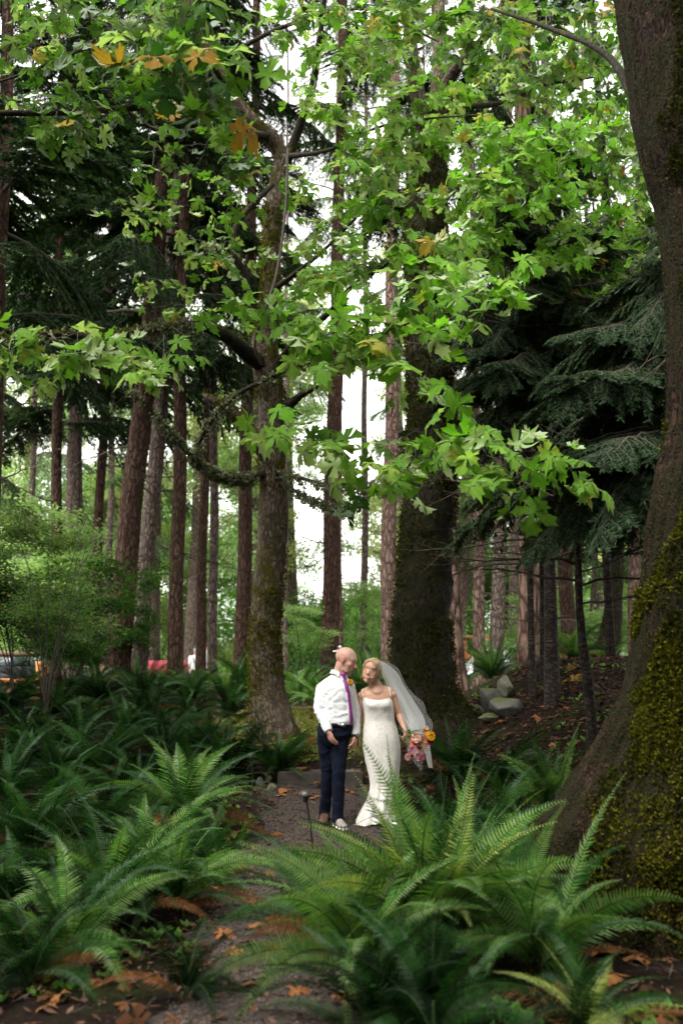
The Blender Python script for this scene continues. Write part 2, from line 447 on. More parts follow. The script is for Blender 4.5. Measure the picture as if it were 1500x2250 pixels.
def grid_mesh(xs, ys, zf):
    X, Y = np.meshgrid(xs, ys)
    v = np.stack([X, Y, zf(X, Y)], -1).reshape(-1, 3)
    nx, ny = len(xs), len(ys)
    i = np.arange(ny - 1)[:, None] * nx; j = np.arange(nx - 1)[None]
    f = np.stack([i + j, i + j + 1, i + nx + j + 1, i + nx + j], -1).reshape(-1, 4)
    return v, f

xs = np.unique(np.concatenate([np.linspace(-400, -30, 12), np.linspace(-30, -7, 40), np.linspace(-7, 7, 281), np.linspace(7, 30, 40), np.linspace(30, 400, 12)]))
ys = np.unique(np.concatenate([np.linspace(-60, 2, 14), np.linspace(2, 20, 361), np.linspace(20, 50, 60), np.linspace(50, 900, 14)]))
gv, gf = grid_mesh(xs, ys, gz)
ground = MB().add(gv, gf).build('ground', ground_mat())
tag(ground, kind='structure')

def path_center(y):
    return np.interp(y, [2.5, 5, 8, 10, 12, 15], [-0.15, -0.35, -0.30, -0.12, -0.30, -0.65])
def path_half(y):
    return 0.8 * np.interp(y, [2.5, 5, 8, 10, 11.6, 12.2], [0.55, 0.60, 0.75, 0.95, 0.85, 0.6])
py_ = np.linspace(3.0, 11.75, 176); uu = np.linspace(-1, 1, 33)
PY, U = np.meshgrid(py_, uu, indexing='ij')
wob = (vnoise(np.stack([PY * 2.2, np.sign(U) * 5, U * 0], -1), 3) - 0.5) * 0.5
PX = path_center(PY) + U * (path_half(PY) + wob * np.abs(U))
PZ = gz(PX, PY) + 0.012 - 0.02 * np.abs(U) ** 6
pv = np.stack([PX, PY, PZ], -1).reshape(-1, 3)
i = np.arange(175)[:, None] * 33; j = np.arange(32)[None]
pf = np.stack([i + j, i + j + 1, i + 34 + j, i + 33 + j], -1).reshape(-1, 4)
path = MB().add(pv, pf).build('path', gravel_mat())
tag(path, kind='structure')

# gravel stones
OCT_V = np.array([[1, 0, 0], [-1, 0, 0], [0, 1, 0], [0, -1, 0], [0, 0, 1], [0, 0, -1]], float)
OCT_F = np.array([[0, 2, 4], [2, 1, 4], [1, 3, 4], [3, 0, 4], [2, 0, 5], [1, 2, 5], [3, 1, 5], [0, 3, 5]])
def scatter_oct(n, fx, size, name, mat, seed):
    r = np.random.RandomState(seed)
    x, y = fx(r, n); z = gz(x, y)
    s = size[0] + (size[1] - size[0]) * r.rand(n) ** 3
    a = r.rand(n) * 6.28
    v = OCT_V[None] * (s[:, None, None] * (0.7 + 0.6 * r.rand(n, 6, 1))) * np.array([1, 0.8, 0.55])
    ca, sa = np.cos(a)[:, None], np.sin(a)[:, None]
    vx = v[..., 0] * ca - v[..., 1] * sa; vy = v[..., 0] * sa + v[..., 1] * ca
    v = np.stack([vx + x[:, None], vy + y[:, None], v[..., 2] + z[:, None] + 0.012 + s[:, None] * 0.25], -1).reshape(-1, 3)
    f = (OCT_F[None] + (np.arange(n) * 6)[:, None, None]).reshape(-1, 3)
    o = MB().add(v, f).build(name, mat, sm=False)
    return o
def on_path(r, n):
    y = 3.2 + 8.4 * r.rand(n); x = path_center(y) + (r.rand(n) * 2 - 1) * path_half(y) * 0.98
    return x, y
gm = leaf_mat('gravel_stone', (0.015, 0.010, 0.007), (0.12, 0.096, 0.082), trans=0.0, gloss=0.2)
gr = scatter_oct(16000, on_path, (0.004, 0.016), 'gravel', gm, 11)
tag(gr, kind='stuff')

# litter: bark chips, needles, bits of leaf, all over the soil
def litter(n, name, mat, seed, fxy, lmin, lmax, w):
    r = np.random.RandomState(seed)
    x, y = fxy(r, n); z = gz(x, y) + 0.012 + 0.015 * r.rand(n)
    L = lmin + (lmax - lmin) * r.rand(n) ** 2; a = r.rand(n) * 6.28; tilt = (r.rand(n) - 0.5) * 0.8
    dx = np.stack([np.cos(a) * L, np.sin(a) * L, tilt * L], -1)
    ww = L * w * (0.5 + r.rand(n))
    dy = np.stack([-np.sin(a) * ww, np.cos(a) * ww, (r.rand(n) - .5) * ww], -1)
    c = np.stack([x, y, z], -1)
    v = np.stack([c - dx, c + dy, c + dx, c - dy], 1).reshape(-1, 3)
    f = (np.arange(n) * 4)[:, None] + np.arange(4)[None]
    return MB().add(v, f).build(name, mat, sm=False)
def on_soil(r, n):
    y = 3 + 17 * r.rand(n) ** 0.8; x = (r.rand(n) - 0.5) * (y * 0.75 + 2)
    return x, y
tag(litter(26000, 'forest_litter', M['leaf_rotten'], 21, on_soil, 0.008, 0.045, 0.35), kind='stuff')
tag(litter(9000, 'twig_litter', M['dead_twig'], 22, on_soil, 0.02, 0.09, 0.07), kind='stuff')
def on_mound(r, n):
    y = 8.5 + 7 * r.rand(n); x = 1.4 + 3.6 * r.rand(n); return x, y
tag(litter(9000, 'bark_mulch', leaf_mat('mulch', (0.05, 0.022, 0.014), (0.17, 0.085, 0.055), trans=0.0, gloss=0.1), 23, on_mound, 0.012, 0.05, 0.4), kind='stuff')

# ------------------------------------------------------------------ leaf meshes
HALF = [(0.16,-0.10),(0.30,-0.15),(0.31,-0.03),(0.44,0.00),(0.20,0.13),(0.46,0.19),(0.64,0.20),(0.61,0.33),(0.77,0.47),(0.57,0.47),(0.47,0.58),(0.13,0.33),(0.19,0.60),(0.38,0.68),(0.27,0.76),(0.27,0.90),(0.12,0.86)]
OUT = [(0, 0)] + HALF + [(0, 1.07)] + [(-x, y) for x, y in reversed(HALF)]
OUT = np.array(OUT)
def maple_leaf_geo(seed, curl=0.3, fold=0.2):
    r = np.random.RandomState(seed)
    o = OUT * (1 + 0.08 * (r.rand(len(OUT), 1) - 0.5))
    mid = o * 0.5 + np.array([0, 0.14])
    n = len(o)
    p = np.vstack([[[0, 0.27]], mid, o])
    x, y = p[:, 0], p[:, 1]
    z = fold * np.abs(x) - curl * (y ** 2) * 0.6 - curl * x ** 2 * 1.2 + 0.10 * np.sin(x * 9 + r.rand() * 6) * np.abs(x) + 0.06 * np.sin(y * 8 + r.rand() * 6)
    v = np.stack([x, y, z], -1) - 0
    i = np.arange(n); k = (i + 1) % n
    f3 = np.stack([np.zeros(n, int), 1 + i, 1 + k], -1)
    f4 = np.stack([1 + i, 1 + n + i, 1 + n + k, 1 + k], -1)
    return v, f3, f4
LEAFG = [maple_leaf_geo(s, c, f) for s, c, f in ((1, .25, .15), (2, .55, .3), (3, .9, .2), (4, .35, -.25), (5, 1.2, .45), (6, .15, .35))]
# thin 3-sided stalk for a leaf that is an object of its own
LEAFM = {}
def leaf_mesh(kind, k):
    key = (kind, k)
    if key not in LEAFM:
        v, f3, f4 = LEAFG[k]
        mb = MB(); mb.add(v, f3); mb.order.append((f4, 0))
        LEAFM[key] = mb.mesh('leaf', M[kind])
    return LEAFM[key]

def basis(yv, nv):
    y = np.asarray(yv, float); y = y / np.linalg.norm(y)
    z = np.asarray(nv, float); z = z - y * np.dot(y, z); z = z / (np.linalg.norm(z) + 1e-9)
    x = np.cross(y, z)
    return x, y, z

def put_leaf(name, me, pos, yv, nv, s, parent=None):
    o = bpy.data.objects.new(name, me); COL.objects.link(o)
    x, y, z = basis(yv, nv)
    o.matrix_world = Matrix(((x[0]*s, y[0]*s, z[0]*s, pos[0]), (x[1]*s, y[1]*s, z[1]*s, pos[1]), (x[2]*s, y[2]*s, z[2]*s, pos[2]), (0, 0, 0, 1)))
    if parent is not None:
        o.parent = parent
        o.matrix_parent_inverse = Matrix.Translation(-parent.location)
    return o

# ------------------------------------------------------------------ bough meshes (conifers)
def make_bough(seed, nsec=46, blades=5200, droop=0.35, hang=0.25, blen=0.04, bw_=0.0055, mats=None, spread=0.40, name='bough', lift=0.12):
    r = np.random.RandomState(seed)
    mb = MB()
    t = np.linspace(0, 1, 14)
    wob = (r.rand(14, 2) - .5) * 0.03
    axis = np.stack([t, wob[:, 0] * t, lift * t - droop * t ** 2 + wob[:, 1] * t], -1)
    add_tube(mb, axis, 0.011 * (1 - t) + 0.0015, 5, 1)
    def ax(tt): return np.stack([np.interp(tt, t, axis[:, k]) for k in range(3)], -1)
    segs = []
    for k in range(nsec):
        tt = 0.12 + 0.88 * (k + r.rand()) / nsec
        side = 1 if k % 2 else -1
        L = (spread * (1 - tt) ** 0.7 * (0.45 + 0.75 * r.rand()) + 0.07) * min(1, tt * 4 + .3)
        a = R(62 - 25 * tt + r.randn() * 8) * side
        p0 = ax(np.array([tt]))[0]
        d = np.array([math.cos(a), math.sin(a), -hang * (0.4 + r.rand())])
        q = np.linspace(0, 1, 5)[:, None]
        s = p0 + d * L * q + np.array([0, 0, -hang * L]) * q ** 2
        segs.append((s, L))
        add_tube(mb, s, 0.0025 * (1 - q[:, 0]) + 0.0006, 3, 1)
    segs.append((axis[6:], 0.5))
    Ls = np.array([L for _, L in segs]); pr = Ls / Ls.sum()
    idx = r.choice(len(segs), blades, p=pr)
    q = r.rand(blades)
    S = np.zeros((blades, 3)); D = np.zeros((blades, 3))
    for k, (s, L) in enumerate(segs):
        mk = idx == k
        if not mk.any(): continue
        tt = np.linspace(0, 1, len(s)); 
        for c in range(3): S[mk, c] = np.interp(q[mk], tt, s[:, c])
        D[mk] = (s[-1] - s[0]) / np.linalg.norm(s[-1] - s[0])
    side = np.cross(D, [0, 0, 1.0]); side /= np.linalg.norm(side, axis=1, keepdims=True) + 1e-9
    sg = np.sign(r.rand(blades) - .5)[:, None]
    dirs = D * (0.5 + 0.5 * r.rand(blades, 1)) + side * sg * (0.4 + 0.9 * r.rand(blades, 1)) + r.randn(blades, 3) * 0.18 + np.array([0, 0, -0.25])
    dirs /= np.linalg.norm(dirs, axis=1, keepdims=True)
    l = blen * (0.5 + r.rand(blades, 1)); w = bw_ * (0.6 + 0.8 * r.rand(blades, 1))
    wv = np.cross(dirs, r.randn(blades, 3) * 0.5 + np.array([0, 0, 1.0])); wv /= np.linalg.norm(wv, axis=1, keepdims=True) + 1e-9
    v = np.stack([S, S + dirs * l * .45 + wv * w, S + dirs * l, S + dirs * l * .45 - wv * w], 1).reshape(-1, 3)
    f = (np.arange(blades) * 4)[:, None] + np.arange(4)[None]
    mb.add(v, f, 0)
    return mb.mesh(name, mats or [M['needle'], M['twig']])

BOUGH = [make_bough(100 + s, droop=d, hang=h) for s, (d, h) in enumerate([(.35, .3), (.5, .5), (.25, .2), (.45, .7), (.6, .35)])]
BOUGH_L = [make_bough(120 + s, droop=d, hang=h, mats=[M['needle_hazed'], M['twig']], blades=3600) for s, (d, h) in enumerate([(.35, .5), (.5, .6)])]
HEM = [make_bough(140 + s, nsec=60, blades=9000, droop=d, hang=h, blen=0.030, bw_=0.0042, mats=[M['needle_hemlock'], M['dead_twig']], spread=0.34) for s, (d, h) in enumerate([(.30, .25), (.45, .40), (.20, .2), (.55, .5)])]

def make_dead(seed):
    r = np.random.RandomState(seed); mb = MB()
    t = np.linspace(0, 1, 9); wob = np.cumsum((r.rand(9, 2) - .5) * 0.05, 0)
    a = np.stack([t, wob[:, 0], wob[:, 1] - 0.12 * t ** 2], -1)
    add_tube(mb, a, 0.009 * (1 - t) + 0.002, 5)
    for k in range(9):
        tt = 0.25 + 0.7 * r.rand(); p = np.array([np.interp(tt, t, a[:, c]) for c in range(3)])
        sd = 1 if k % 2 else -1; L = 0.12 + 0.3 * r.rand()
        q = np.linspace(0, 1, 4)[:, None]
        s = p + np.array([0.7, sd * 0.7, (r.rand() - .6) * .6]) * L * q + r.randn(4, 3) * 0.012 * q
        add_tube(mb, s, 0.003 * (1 - q[:, 0]) + 0.0009, 3)
        if r.rand() < .6:
            s2 = s[2] + (np.array([0.3, -sd * 0.5, (r.rand() - .5)]) * L * .6) * q
            add_tube(mb, s2, 0.0018 * (1 - q[:, 0]) + 0.0007, 3)
    return mb.mesh('dead_branch', M['dead_twig'])
DEAD = [make_dead(200 + k) for k in range(4)]

def put_branch(name, me, parent, pos, az, el, L, roll=0):
    o = bpy.data.objects.new(name, me); COL.objects.link(o)
    o.parent = parent
    o.location = V3(np.asarray(pos) - np.array(parent.location))
    o.rotation_euler = (roll, -el, az)
    o.scale = (L, L, L)
    return o

def trunk_line(px0, py0, px1, py1, Y, H, lean_y=0.0):
    """straight line in the world through two image points at depth Y, from the ground to height H"""
    a = W(px0, py0, Y); b = W(px1, py1, Y)
    d = (b - a) / (b[2] - a[2])
    z0 = g1(a[0], Y) - 0.15
    base = a + d * (z0 - a[2])
    return base, d

def conifer(label, px0, py0, px1, py1, Y, wpx, H, mat, b0, blen, nb, boughs, seed, dead=8, d0=2.0, name='fir_tree', group=None, butt=0.35, azr=None, topr=0.25, els=(-0.1, 0.25)):
    r = np.random.RandomState(seed)
    base, d = trunk_line(px0, py0, px1, py1, Y, H)
    t = thing(name, label, 'tree', base + np.array([0, 0, 0.15]), group=group)
    rad0 = wpx / ppm(py0, Y) / 2
    zs = np.linspace(0, H, int(H / 0.16))
    pts = base + d * zs[:, None]
    pts[:, 0] += 0.03 * np.sin(zs * 0.9 + seed) * smooth(zs / 3); pts[:, 1] += 0.04 * np.sin(zs * 0.7 + seed * 2)
    rad = rad0 * ((1 - zs / H) * (1 - topr) + topr) * (1 + butt * np.exp(-zs / 0.45)) * 0.97
    sd = 36
    def disp(th, s):
        q = np.stack([np.cos(th) * 3.2, np.sin(th) * 3.2, s * 0.9], -1)
        q2 = np.stack([np.cos(th) * 9, np.sin(th) * 9, s * 2.2], -1)
        fl = np.exp(-s / 0.35) * 0.18 * np.cos(5 * th + seed)
        return 1 + 0.14 * (fbm(q, 2, seed) - .5) + 0.12 * (fbm(q2, 2, seed + 3) - .5) + fl
    v, f = tube(pts, rad, sd, disp)
    MB().add(v - np.array(t.location), f).build('trunk', mat, t)
    def at(z): return base + d * z
    for k in range(dead):
        z = d0 + (b0 + 2.5 - d0) * (k + r.rand()) / dead
        az = r.rand() * 6.28
        put_branch('dead_branch', DEAD[r.randint(4)], t, at(z), az, r.rand() * .3 - .1, 1.0 + 1.6 * r.rand(), r.rand() * 6.28)
    for k in range(nb):
        z = b0 + (H - b0) * ((k + r.rand()) / nb)
        if azr is not None: az = azr[0] + (azr[1] - azr[0]) * r.rand()
        else: az = k * 2.4 + r.randn() * 0.4
        L = blen * (0.35 + 0.65 * (1 - (z - b0) / (H - b0)) ** 0.8) * (0.75 + 0.4 * r.rand())
        put_branch('bough', boughs[r.randint(len(boughs))], t, at(z), az, els[0] + (els[1] - els[0]) * r.rand(), L, r.randn() * 0.2)
    return t, at

# ------------------------------------------------------------------ conifers one can tell apart
def fir(*a, **k): return conifer(*a, **k)
fir('tall red-brown fir with thick furrowed trunk, leftmost of the pair that leans together', 257, 1473, 293, 1100, 22, 58, 27, M['fir'], 8.0, 3.8, 26, BOUGH, 1)
fir('grey-brown fir trunk tight against the right side of the thick red-brown fir', 304, 1473, 334, 1100, 23, 42, 27, M['fir_grey'], 8.3, 3.6, 22, BOUGH, 2)
fir('straight brown fir standing alone between the leaning pair and the thin grey fir', 386, 1480, 396, 850, 22, 36, 26, M['fir'], 8.8, 3.2, 20, BOUGH, 3)
fir('thin grey-barked fir, slimmest trunk left of the mossy maple', 467, 1500, 470, 930, 24, 23, 22, M['fir_grey'], 9.5, 2.2, 14, BOUGH, 4)
fir('red-brown fir close behind the left side of the mossy maple', 530, 1480, 542, 975, 26, 36, 30, M['fir'], 9.5, 3.0, 16, BOUGH, 5)
fir('reddish fir rising behind the bald man', 722, 1470, 736, 850, 25, 42, 29, M['fir'], 13.0, 2.4, 12, BOUGH, 6)
fir('slim pale fir just right of the reddish fir behind the bald man', 746, 1440, 744, 900, 31, 17, 24, M['fir_pink'], 11, 2.4, 12, BOUGH_L, 7)
fir('tall pinkish fir left of the big dark mossy trunk', 853, 1440, 860, 800, 23, 38, 30, M['fir_pink'], 14, 2.6, 10, BOUGH, 8)
fir('reddish plated fir showing behind the right edge of the big dark mossy trunk', 1000, 1480, 990, 1150, 18, 40, 27, M['plated'], 7.5, 2.8, 14, BOUGH, 9, butt=0.9)
fir('pale grey-brown fir behind the fern clump, left one of the two side by side', 1054, 1440, 1050, 1200, 25, 28, 26, M['fir_pink'], 5.5, 2.8, 16, BOUGH, 10)
fir('grey-brown fir behind the fern clump, right one of the two side by side', 1089, 1430, 1096, 1150, 24, 33, 26, M['fir_grey'], 5.5, 2.8, 16, BOUGH, 11)
fir('small leaning reddish fir far behind between the dark mossy trunk and the pale fir', 1011, 1340, 1032, 1180, 36, 17, 24, M['fir_pink'], 7, 3.0, 20, BOUGH_L, 12)
fir('wide fir with cracked pinkish bark plates behind the young dark trunks', 1166, 1500, 1162, 1150, 18.5, 58, 28, M['plated'], 6.0, 2.8, 16, BOUGH, 13, butt=0.5)
fir('reddish fir with a fern at its foot on the slope behind the broken-topped sapling', 1248, 1400, 1240, 1200, 27, 36, 27, M['fir'], 5.5, 2.8, 16, BOUGH, 14)
fir('pale fir seen beside the mossy foreground trunk', 1393, 1380, 1396, 1200, 26, 30, 27, M['fir_pink'], 5.5, 2.8, 16, BOUGH, 15)
fir('grey fir far off at the left behind the leafy shrubs', 160, 1450, 168, 900, 33, 44, 28, M['fir_grey'], 9, 4.5, 24, BOUGH, 16)
fir('dark fir at the left edge with boughs hanging over the shrubs', -40, 1560, -10, 800, 17, 50, 22, M['fir'], 6.4, 3.6, 30, BOUGH, 17)
fir('dark bushy fir with its crown over the left shrubs', 120, 1500, 128, 900, 27, 30, 24, M['fir'], 7.4, 4.2, 40, BOUGH, 18)
fir('bushy dark fir between the far grey fir and the leaning pair, foliage high up', 205, 1490, 225, 1000, 30, 26, 27, M['fir'], 9.5, 4.2, 30, BOUGH, 19)
fir('dark fir whose crown fills the gap left of the mossy maple', 440, 1480, 452, 1000, 29, 24, 27, M['fir'], 12.5, 3.6, 34, BOUGH, 20)
fir('feathery fir with a high crown behind the pinkish fir', 800, 1440, 801, 1000, 34, 18, 30, M['fir_grey'], 17, 3.6, 24, BOUGH_L, 21)
# farther conifers
for k, (px, Y, H, b0, w) in enumerate([(60, 40, 26, 3, 20), (-60, 30, 28, 2, 20), (235, 42, 30, 6, 18), (625, 44, 32, 14, 16),
                                       (940, 40, 30, 7, 18), (1130, 34, 28, 5, 24), (1310, 36, 27, 4, 18), (1430, 34, 28, 4, 22), (1530, 28, 26, 3, 22), (900, 52, 34, 14, 14)]):
    fir(['pale fir far behind, seen hazily between the nearer trunks'][0], px, 1450, px + (750 - px) * 0.02, 1000, Y, w, H, M['fir_grey'], b0, 3.6 if px < 400 or px > 1000 else 2.8, 20 if px < 400 or px > 900 else 11, BOUGH_L, 300 + k, dead=4, group='firs far behind the nearer trunks')

# young hemlocks on the slope at the right
hem1, at1 = conifer('young dark hemlock with a thin ringed trunk, left of the thicker young one', 1171, 1560, 1156, 1100, 13.6, 17, 8.2, M['young'], 3.7, 1.7, 42, HEM, 31, dead=14, d0=1.9, name='hemlock_tree', butt=0.1, els=(-0.25, 0.1))
hem2, at2 = conifer('young dark hemlock with the thickest ringed trunk on the bare slope', 1214, 1550, 1200, 1100, 13.0, 34, 7.6, M['young'], 3.9, 2.0, 44, HEM, 32, dead=14, d0=1.8, name='hemlock_tree', butt=0.15, els=(-0.3, 0.1))
hem3, at3 = conifer('slender hemlock trunk tucked behind the left side of the thickest ringed one', 1194, 1530, 1188, 1100, 14.2, 18, 8, M['young'], 3.9, 1.7, 22, HEM, 33, dead=8, d0=1.8, name='hemlock_tree', butt=0.1, els=(-0.3, 0.1))
hem4, at4 = conifer('tall hemlock hidden behind the mossy foreground trunk, boughs hanging left', 1478, 1500, 1490, 1000, 10.2, 30, 5.4, M['young'], 2.9, 2.3, 40, HEM, 34, dead=12, d0=1.6, name='hemlock_tree', butt=0.2, azr=(R(110), R(250)), els=(-0.45, 0.0))
hem5, at5 = conifer('dark hemlock filling the gap above the slope between the saplings and the mossy trunk', 1345, 1500, 1330, 1100, 15.5, 22, 7.6, M['young'], 4.4, 2.0, 34, HEM, 35, dead=8, d0=2.2, name='hemlock_tree', butt=0.1, els=(-0.3, 0.1))
# broken-topped sapling
base, d = trunk_line(1298, 1640, 1268, 1220, 11.0, 4)
t = thing('dead_sapling', 'dead sapling with a snapped reddish top and bare side twigs', 'tree', base + np.array([0, 0, .15]))
zs = np.linspace(0, 2.75, 40); pts = base + d * zs[:, None] + np.stack([0.02 * np.sin(zs * 3), zs * 0, zs * 0], -1)
v, f = tube(pts, 0.062 - 0.012 * zs, 20, lambda th, s: 1 + 0.25 * (fbm(np.stack([np.cos(th), np.sin(th), s * 9], -1), 2, 4) - .5) + 0.1 * (np.abs(np.sin(s * 9)) > 0.96))
MB().add(v - np.array(t.location), f).build('trunk', M['young'], t)
mb = MB(); rr = np.random.RandomState(5)
for k in range(9):
    a = rr.rand() * 6.28; q0 = pts[-1] + np.array([math.cos(a) * .03, math.sin(a) * .03, -0.05])
    add_tube(mb, np.array([q0, q0 + [0.01 * math.cos(a), .01 * math.sin(a), 0.1 + .12 * rr.rand()]]), np.array([0.014, 0.002]), 5)
mb.v = [x - np.array(t.location) for x in mb.v]
mb.build('splintered_top', plain('splinter', (0.16, 0.05, 0.03), 0.9, nscale=20), t)
for k, (z, az, L) in enumerate([(2.35, 0.5, 1.3), (2.2, 0.1, 1.4), (1.9, -0.05, 1.7), (1.95, 3.2, 1.5), (2.4, 3.0, 1.2), (1.5, 2.8, .9), (2.55, 1.2, 1.0), (1.7, 0.4, 1.2), (1.2, .3, .8), (2.1, 3.5, 1.8)]):
    put_branch('dead_branch', DEAD[k % 4], t, base + d * z, az, 0.15, L)

# ------------------------------------------------------------------ broadleaf maples
class Maple:
    def __init__(self, name, label, px, Y):
        b = P(px, Y)
        self.t = thing(name, label, 'tree', b); self.loc = np.array(self.t.location)
        self.leaves = []; self.twigs = MB(); self.r = np.random.RandomState(abs(hash(label)) % 1000 if False else int(px))
    def pts(self, lst):
        out = []
        for px, py, Y, w in lst:
            p = W(px, py, Y); out.append([*p, w / ppm(py, Y) / 2])
        return np.array(out)
    def limb(self, name, lst, mat, sides=14, step=0.12, rough=0.12, seed=0, lump=2.0):
        c = catmull(self.pts(lst), step)
        c[:, 3] = np.clip(c[:, 3], 0.0015, None)
        def disp(th, s):
            q = np.stack([np.cos(th) * lump, np.sin(th) * lump, s * 3.0 * lump], -1)
            return 1 + rough * 2 * (fbm(q, 3, seed) - .5)
        v, f = tube(c[:, :3], c[:, 3], sides, disp)
        # close the free end
        mb = MB().add(v - self.loc, f)
        n = len(v); mb.add([c[-1, :3] + (c[-1, :3] - c[-2, :3]) * 0.3 - self.loc], np.zeros((0, 3), int))
        k = np.arange(sides); mb.order.append((np.stack([n - sides + k, n - sides + (k + 1) % sides, np.full(sides, n)], -1), 0))
        mb.build(name, mat, self.t)
        return c
    def twig(self, a, b, r0, r1, sag=0.0, sides=4, seg=7, jit=0.03):
        q = np.linspace(0, 1, seg)[:, None]; L = np.linalg.norm(b - a)
        p = a + (b - a) * q; p[:, 2] += sag * L * 4 * (q[:, 0] * (1 - q[:, 0]))
        w = self.r.randn(seg, 3) * jit * L * np.sin(q * math.pi); p += w
        v, f = tube(p, r0 + (r1 - r0) * q[:, 0], sides); self.twigs.add(v - self.loc, f)
        return p
    def cluster(self, hub, cx, cy, rx, ry, Y, n, size, kinds, dY=0.8, per=5, r0=0.006, wind=0.5, cam_bias=0.55, autumn=0.005):
        r = self.r; n = n * (.78 if Y < 9.5 else 1); size *= .84 if Y > 9 else .92; rx *= 1.08; ry *= 1.12
        hubp = W(*hub); c = W(cx, cy, Y)
        main = self.twig(hubp, c, r0, 0.003, sag=0.06, seg=10)
        for _ in range(max(1, int(n / per))):
            a = r.rand() * 6.28; rad = math.sqrt(r.rand())
            Yn = Y + (r.rand() - .5) * 2 * dY
            node = W(cx + rx * rad * math.cos(a), cy + ry * rad * math.sin(a), Yn)
            st = main[r.randint(4, 10)] if r.rand() < 0.8 else c
            tp = self.twig(st, node, 0.0050, 0.0022, sag=0.05, seg=6, jit=0.04, sides=3)
            for k in range(per):
                s = size * (0.55 + 0.6 * r.rand())
                az = r.rand() * 6.28
                rd = np.array([math.cos(az), math.sin(az), (r.rand() - .6) * .9])
                stem = node + (tp[-2] - node) * r.rand() * 1.5
                base = stem + rd * (0.08 + 0.28 * r.rand()) * size / 0.22
                if k < 4:
                    q = np.array([stem, (stem + base) / 2 + [0, 0, 0.012], base])
                    v, f = tube(q, 0.0013, 3); self.twigs.add(v - self.loc, f)
                yv = rd * 0.8 + np.array([wind, 0, -0.35]) + r.randn(3) * 0.3
                nv = np.array([0, -cam_bias, 0.75]) + r.randn(3) * 0.42
                if r.rand() < 0.28: nv = -nv
                kind = kinds[r.randint(len(kinds))]
                if r.rand() < autumn and Y > 9: kind = 'leaf_autumn'
                self.leaves.append((base, yv, nv, s, kind, r.randint(len(LEAFG))))
    def finish(self, limit=295):
        self.twigs.build('twigs', M['twig'], self.t)['kind'] = 'stuff'
        def app(l):
            d = l[0] - CAMP; yc = d[1] * math.cos(PITCH) + d[2] * math.sin(PITCH)
            u = d[0] / yc; v_ = (d[2] * math.cos(PITCH) - d[1] * math.sin(PITCH)) / yc
            inn = abs(u) < 0.345 and abs(v_) < 0.52
            return (l[3] / yc) * (1 if inn else 0.01)
        self.leaves.sort(key=app, reverse=True)
        for l in self.leaves[:limit]:
            put_leaf('leaf', leaf_mesh(l[4], l[5]), l[0], l[1], l[2], l[3], self.t)
        rest = self.leaves[limit:]
        kinds = sorted(set(l[4] for l in rest)); mb = MB()
        for l in rest:
            v, f3, f4 = LEAFG[l[5]]; x, y, z = basis(l[1], l[2])
            vv = v @ np.stack([x, y, z]) * l[3] + l[0] - self.loc
            n0 = mb.n; mi = kinds.index(l[4])
            mb.add(vv, f3, mi); mb.order.append((f4 + n0, mi))
        if rest: mb.build('foliage', [M[k] for k in kinds], self.t)['kind'] = 'stuff'

def tufts(parent, surf_pts, surf_nrm, n, size, mat, name, seed, thr=0.5, nf=3.0, hang=0.0, kind='stuff'):
    """small leafy tufts of moss or lichen sitting on a surface"""
    r = np.random.RandomState(seed); loc = np.array(parent.location)
    i = r.randint(0, len(surf_pts), n * 3)
    p = surf_pts[i] + r.randn(len(i), 3) * size * 0.8
    keep = fbm(p * nf, 4, seed) + 0.05 * r.randn(len(i)) > thr
    p = p[keep][:n]; nr = surf_nrm[i][keep][:n]; n = len(p)
    V, F = [], []
    for k in range(3):
        d = nr * (0.5 + r.rand(n, 1)) + r.randn(n, 3) * 0.7 + np.array([0, 0, -hang]); d /= np.linalg.norm(d, axis=1, keepdims=True)
        w = np.cross(d, r.randn(n, 3)); w /= np.linalg.norm(w, axis=1, keepdims=True)
        s = size * (0.5 + r.rand(n, 1))
        V.append(np.stack([p, p + d * s * .5 + w * s * .35, p + d * s, p + d * s * .5 - w * s * .35], 1))
    v = np.concatenate(V).reshape(-1, 3); f = (np.arange(len(v) // 4) * 4)[:, None] + np.arange(4)[None]
    o = MB().add(v - loc, f).build(name, mat, parent); o['kind'] = kind
    return o

def surf(c, sides=24, rough=None):
    v, f = tube(c[:, :3], c[:, 3], sides)
    ctr = np.repeat(c[:, :3], sides, axis=0); nr = v - ctr; nr /= np.linalg.norm(nr, axis=1, keepdims=True) + 1e-9
    return v, nr

# --- the mossy maple left of the couple
G = Maple('maple_tree', 'mossy maple with forked trunk and long low branches left of the couple', 592, 13.0)
YT = 13.0
gt = G.limb('trunk', [(604, 1625, YT, 120), (598, 1590, YT, 104), (590, 1540, YT, 84), (585, 1480, YT, 72), (582, 1400, YT, 66), (588, 1300, YT, 66), (597, 1200, YT, 63), (600, 1100, YT, 64), (597, 1000, YT, 60), (595, 900, YT, 57), (588, 820, YT, 60), (581, 760, YT, 58), (592, 680, YT, 44), (597, 600, YT, 42), (598, 500, YT, 42), (606, 430, YT, 38), (620, 350, YT, 37)], M['maple'], 48, 0.05, 0.14, 3, 1.6)
gl1 = G.limb('branch', [(622, 365, YT, 32), (603, 312, 12.9, 37), (565, 280, 12.7, 35), (530, 240, 12.6, 33), (500, 195, 12.5, 32), (472, 140, 12.4, 30), (447, 90, 12.3, 28), (430, 30, 12.2, 26), (415, -60, 12, 22)], M['maple'], 18, seed=4)
G.limb('branch', [(620, 380, YT, 24), (650, 300, 12.8, 20), (684, 200, 12.4, 17), (700, 100, 12, 14), (715, -20, 11.7, 10)], M['branch'], 12, seed=5)
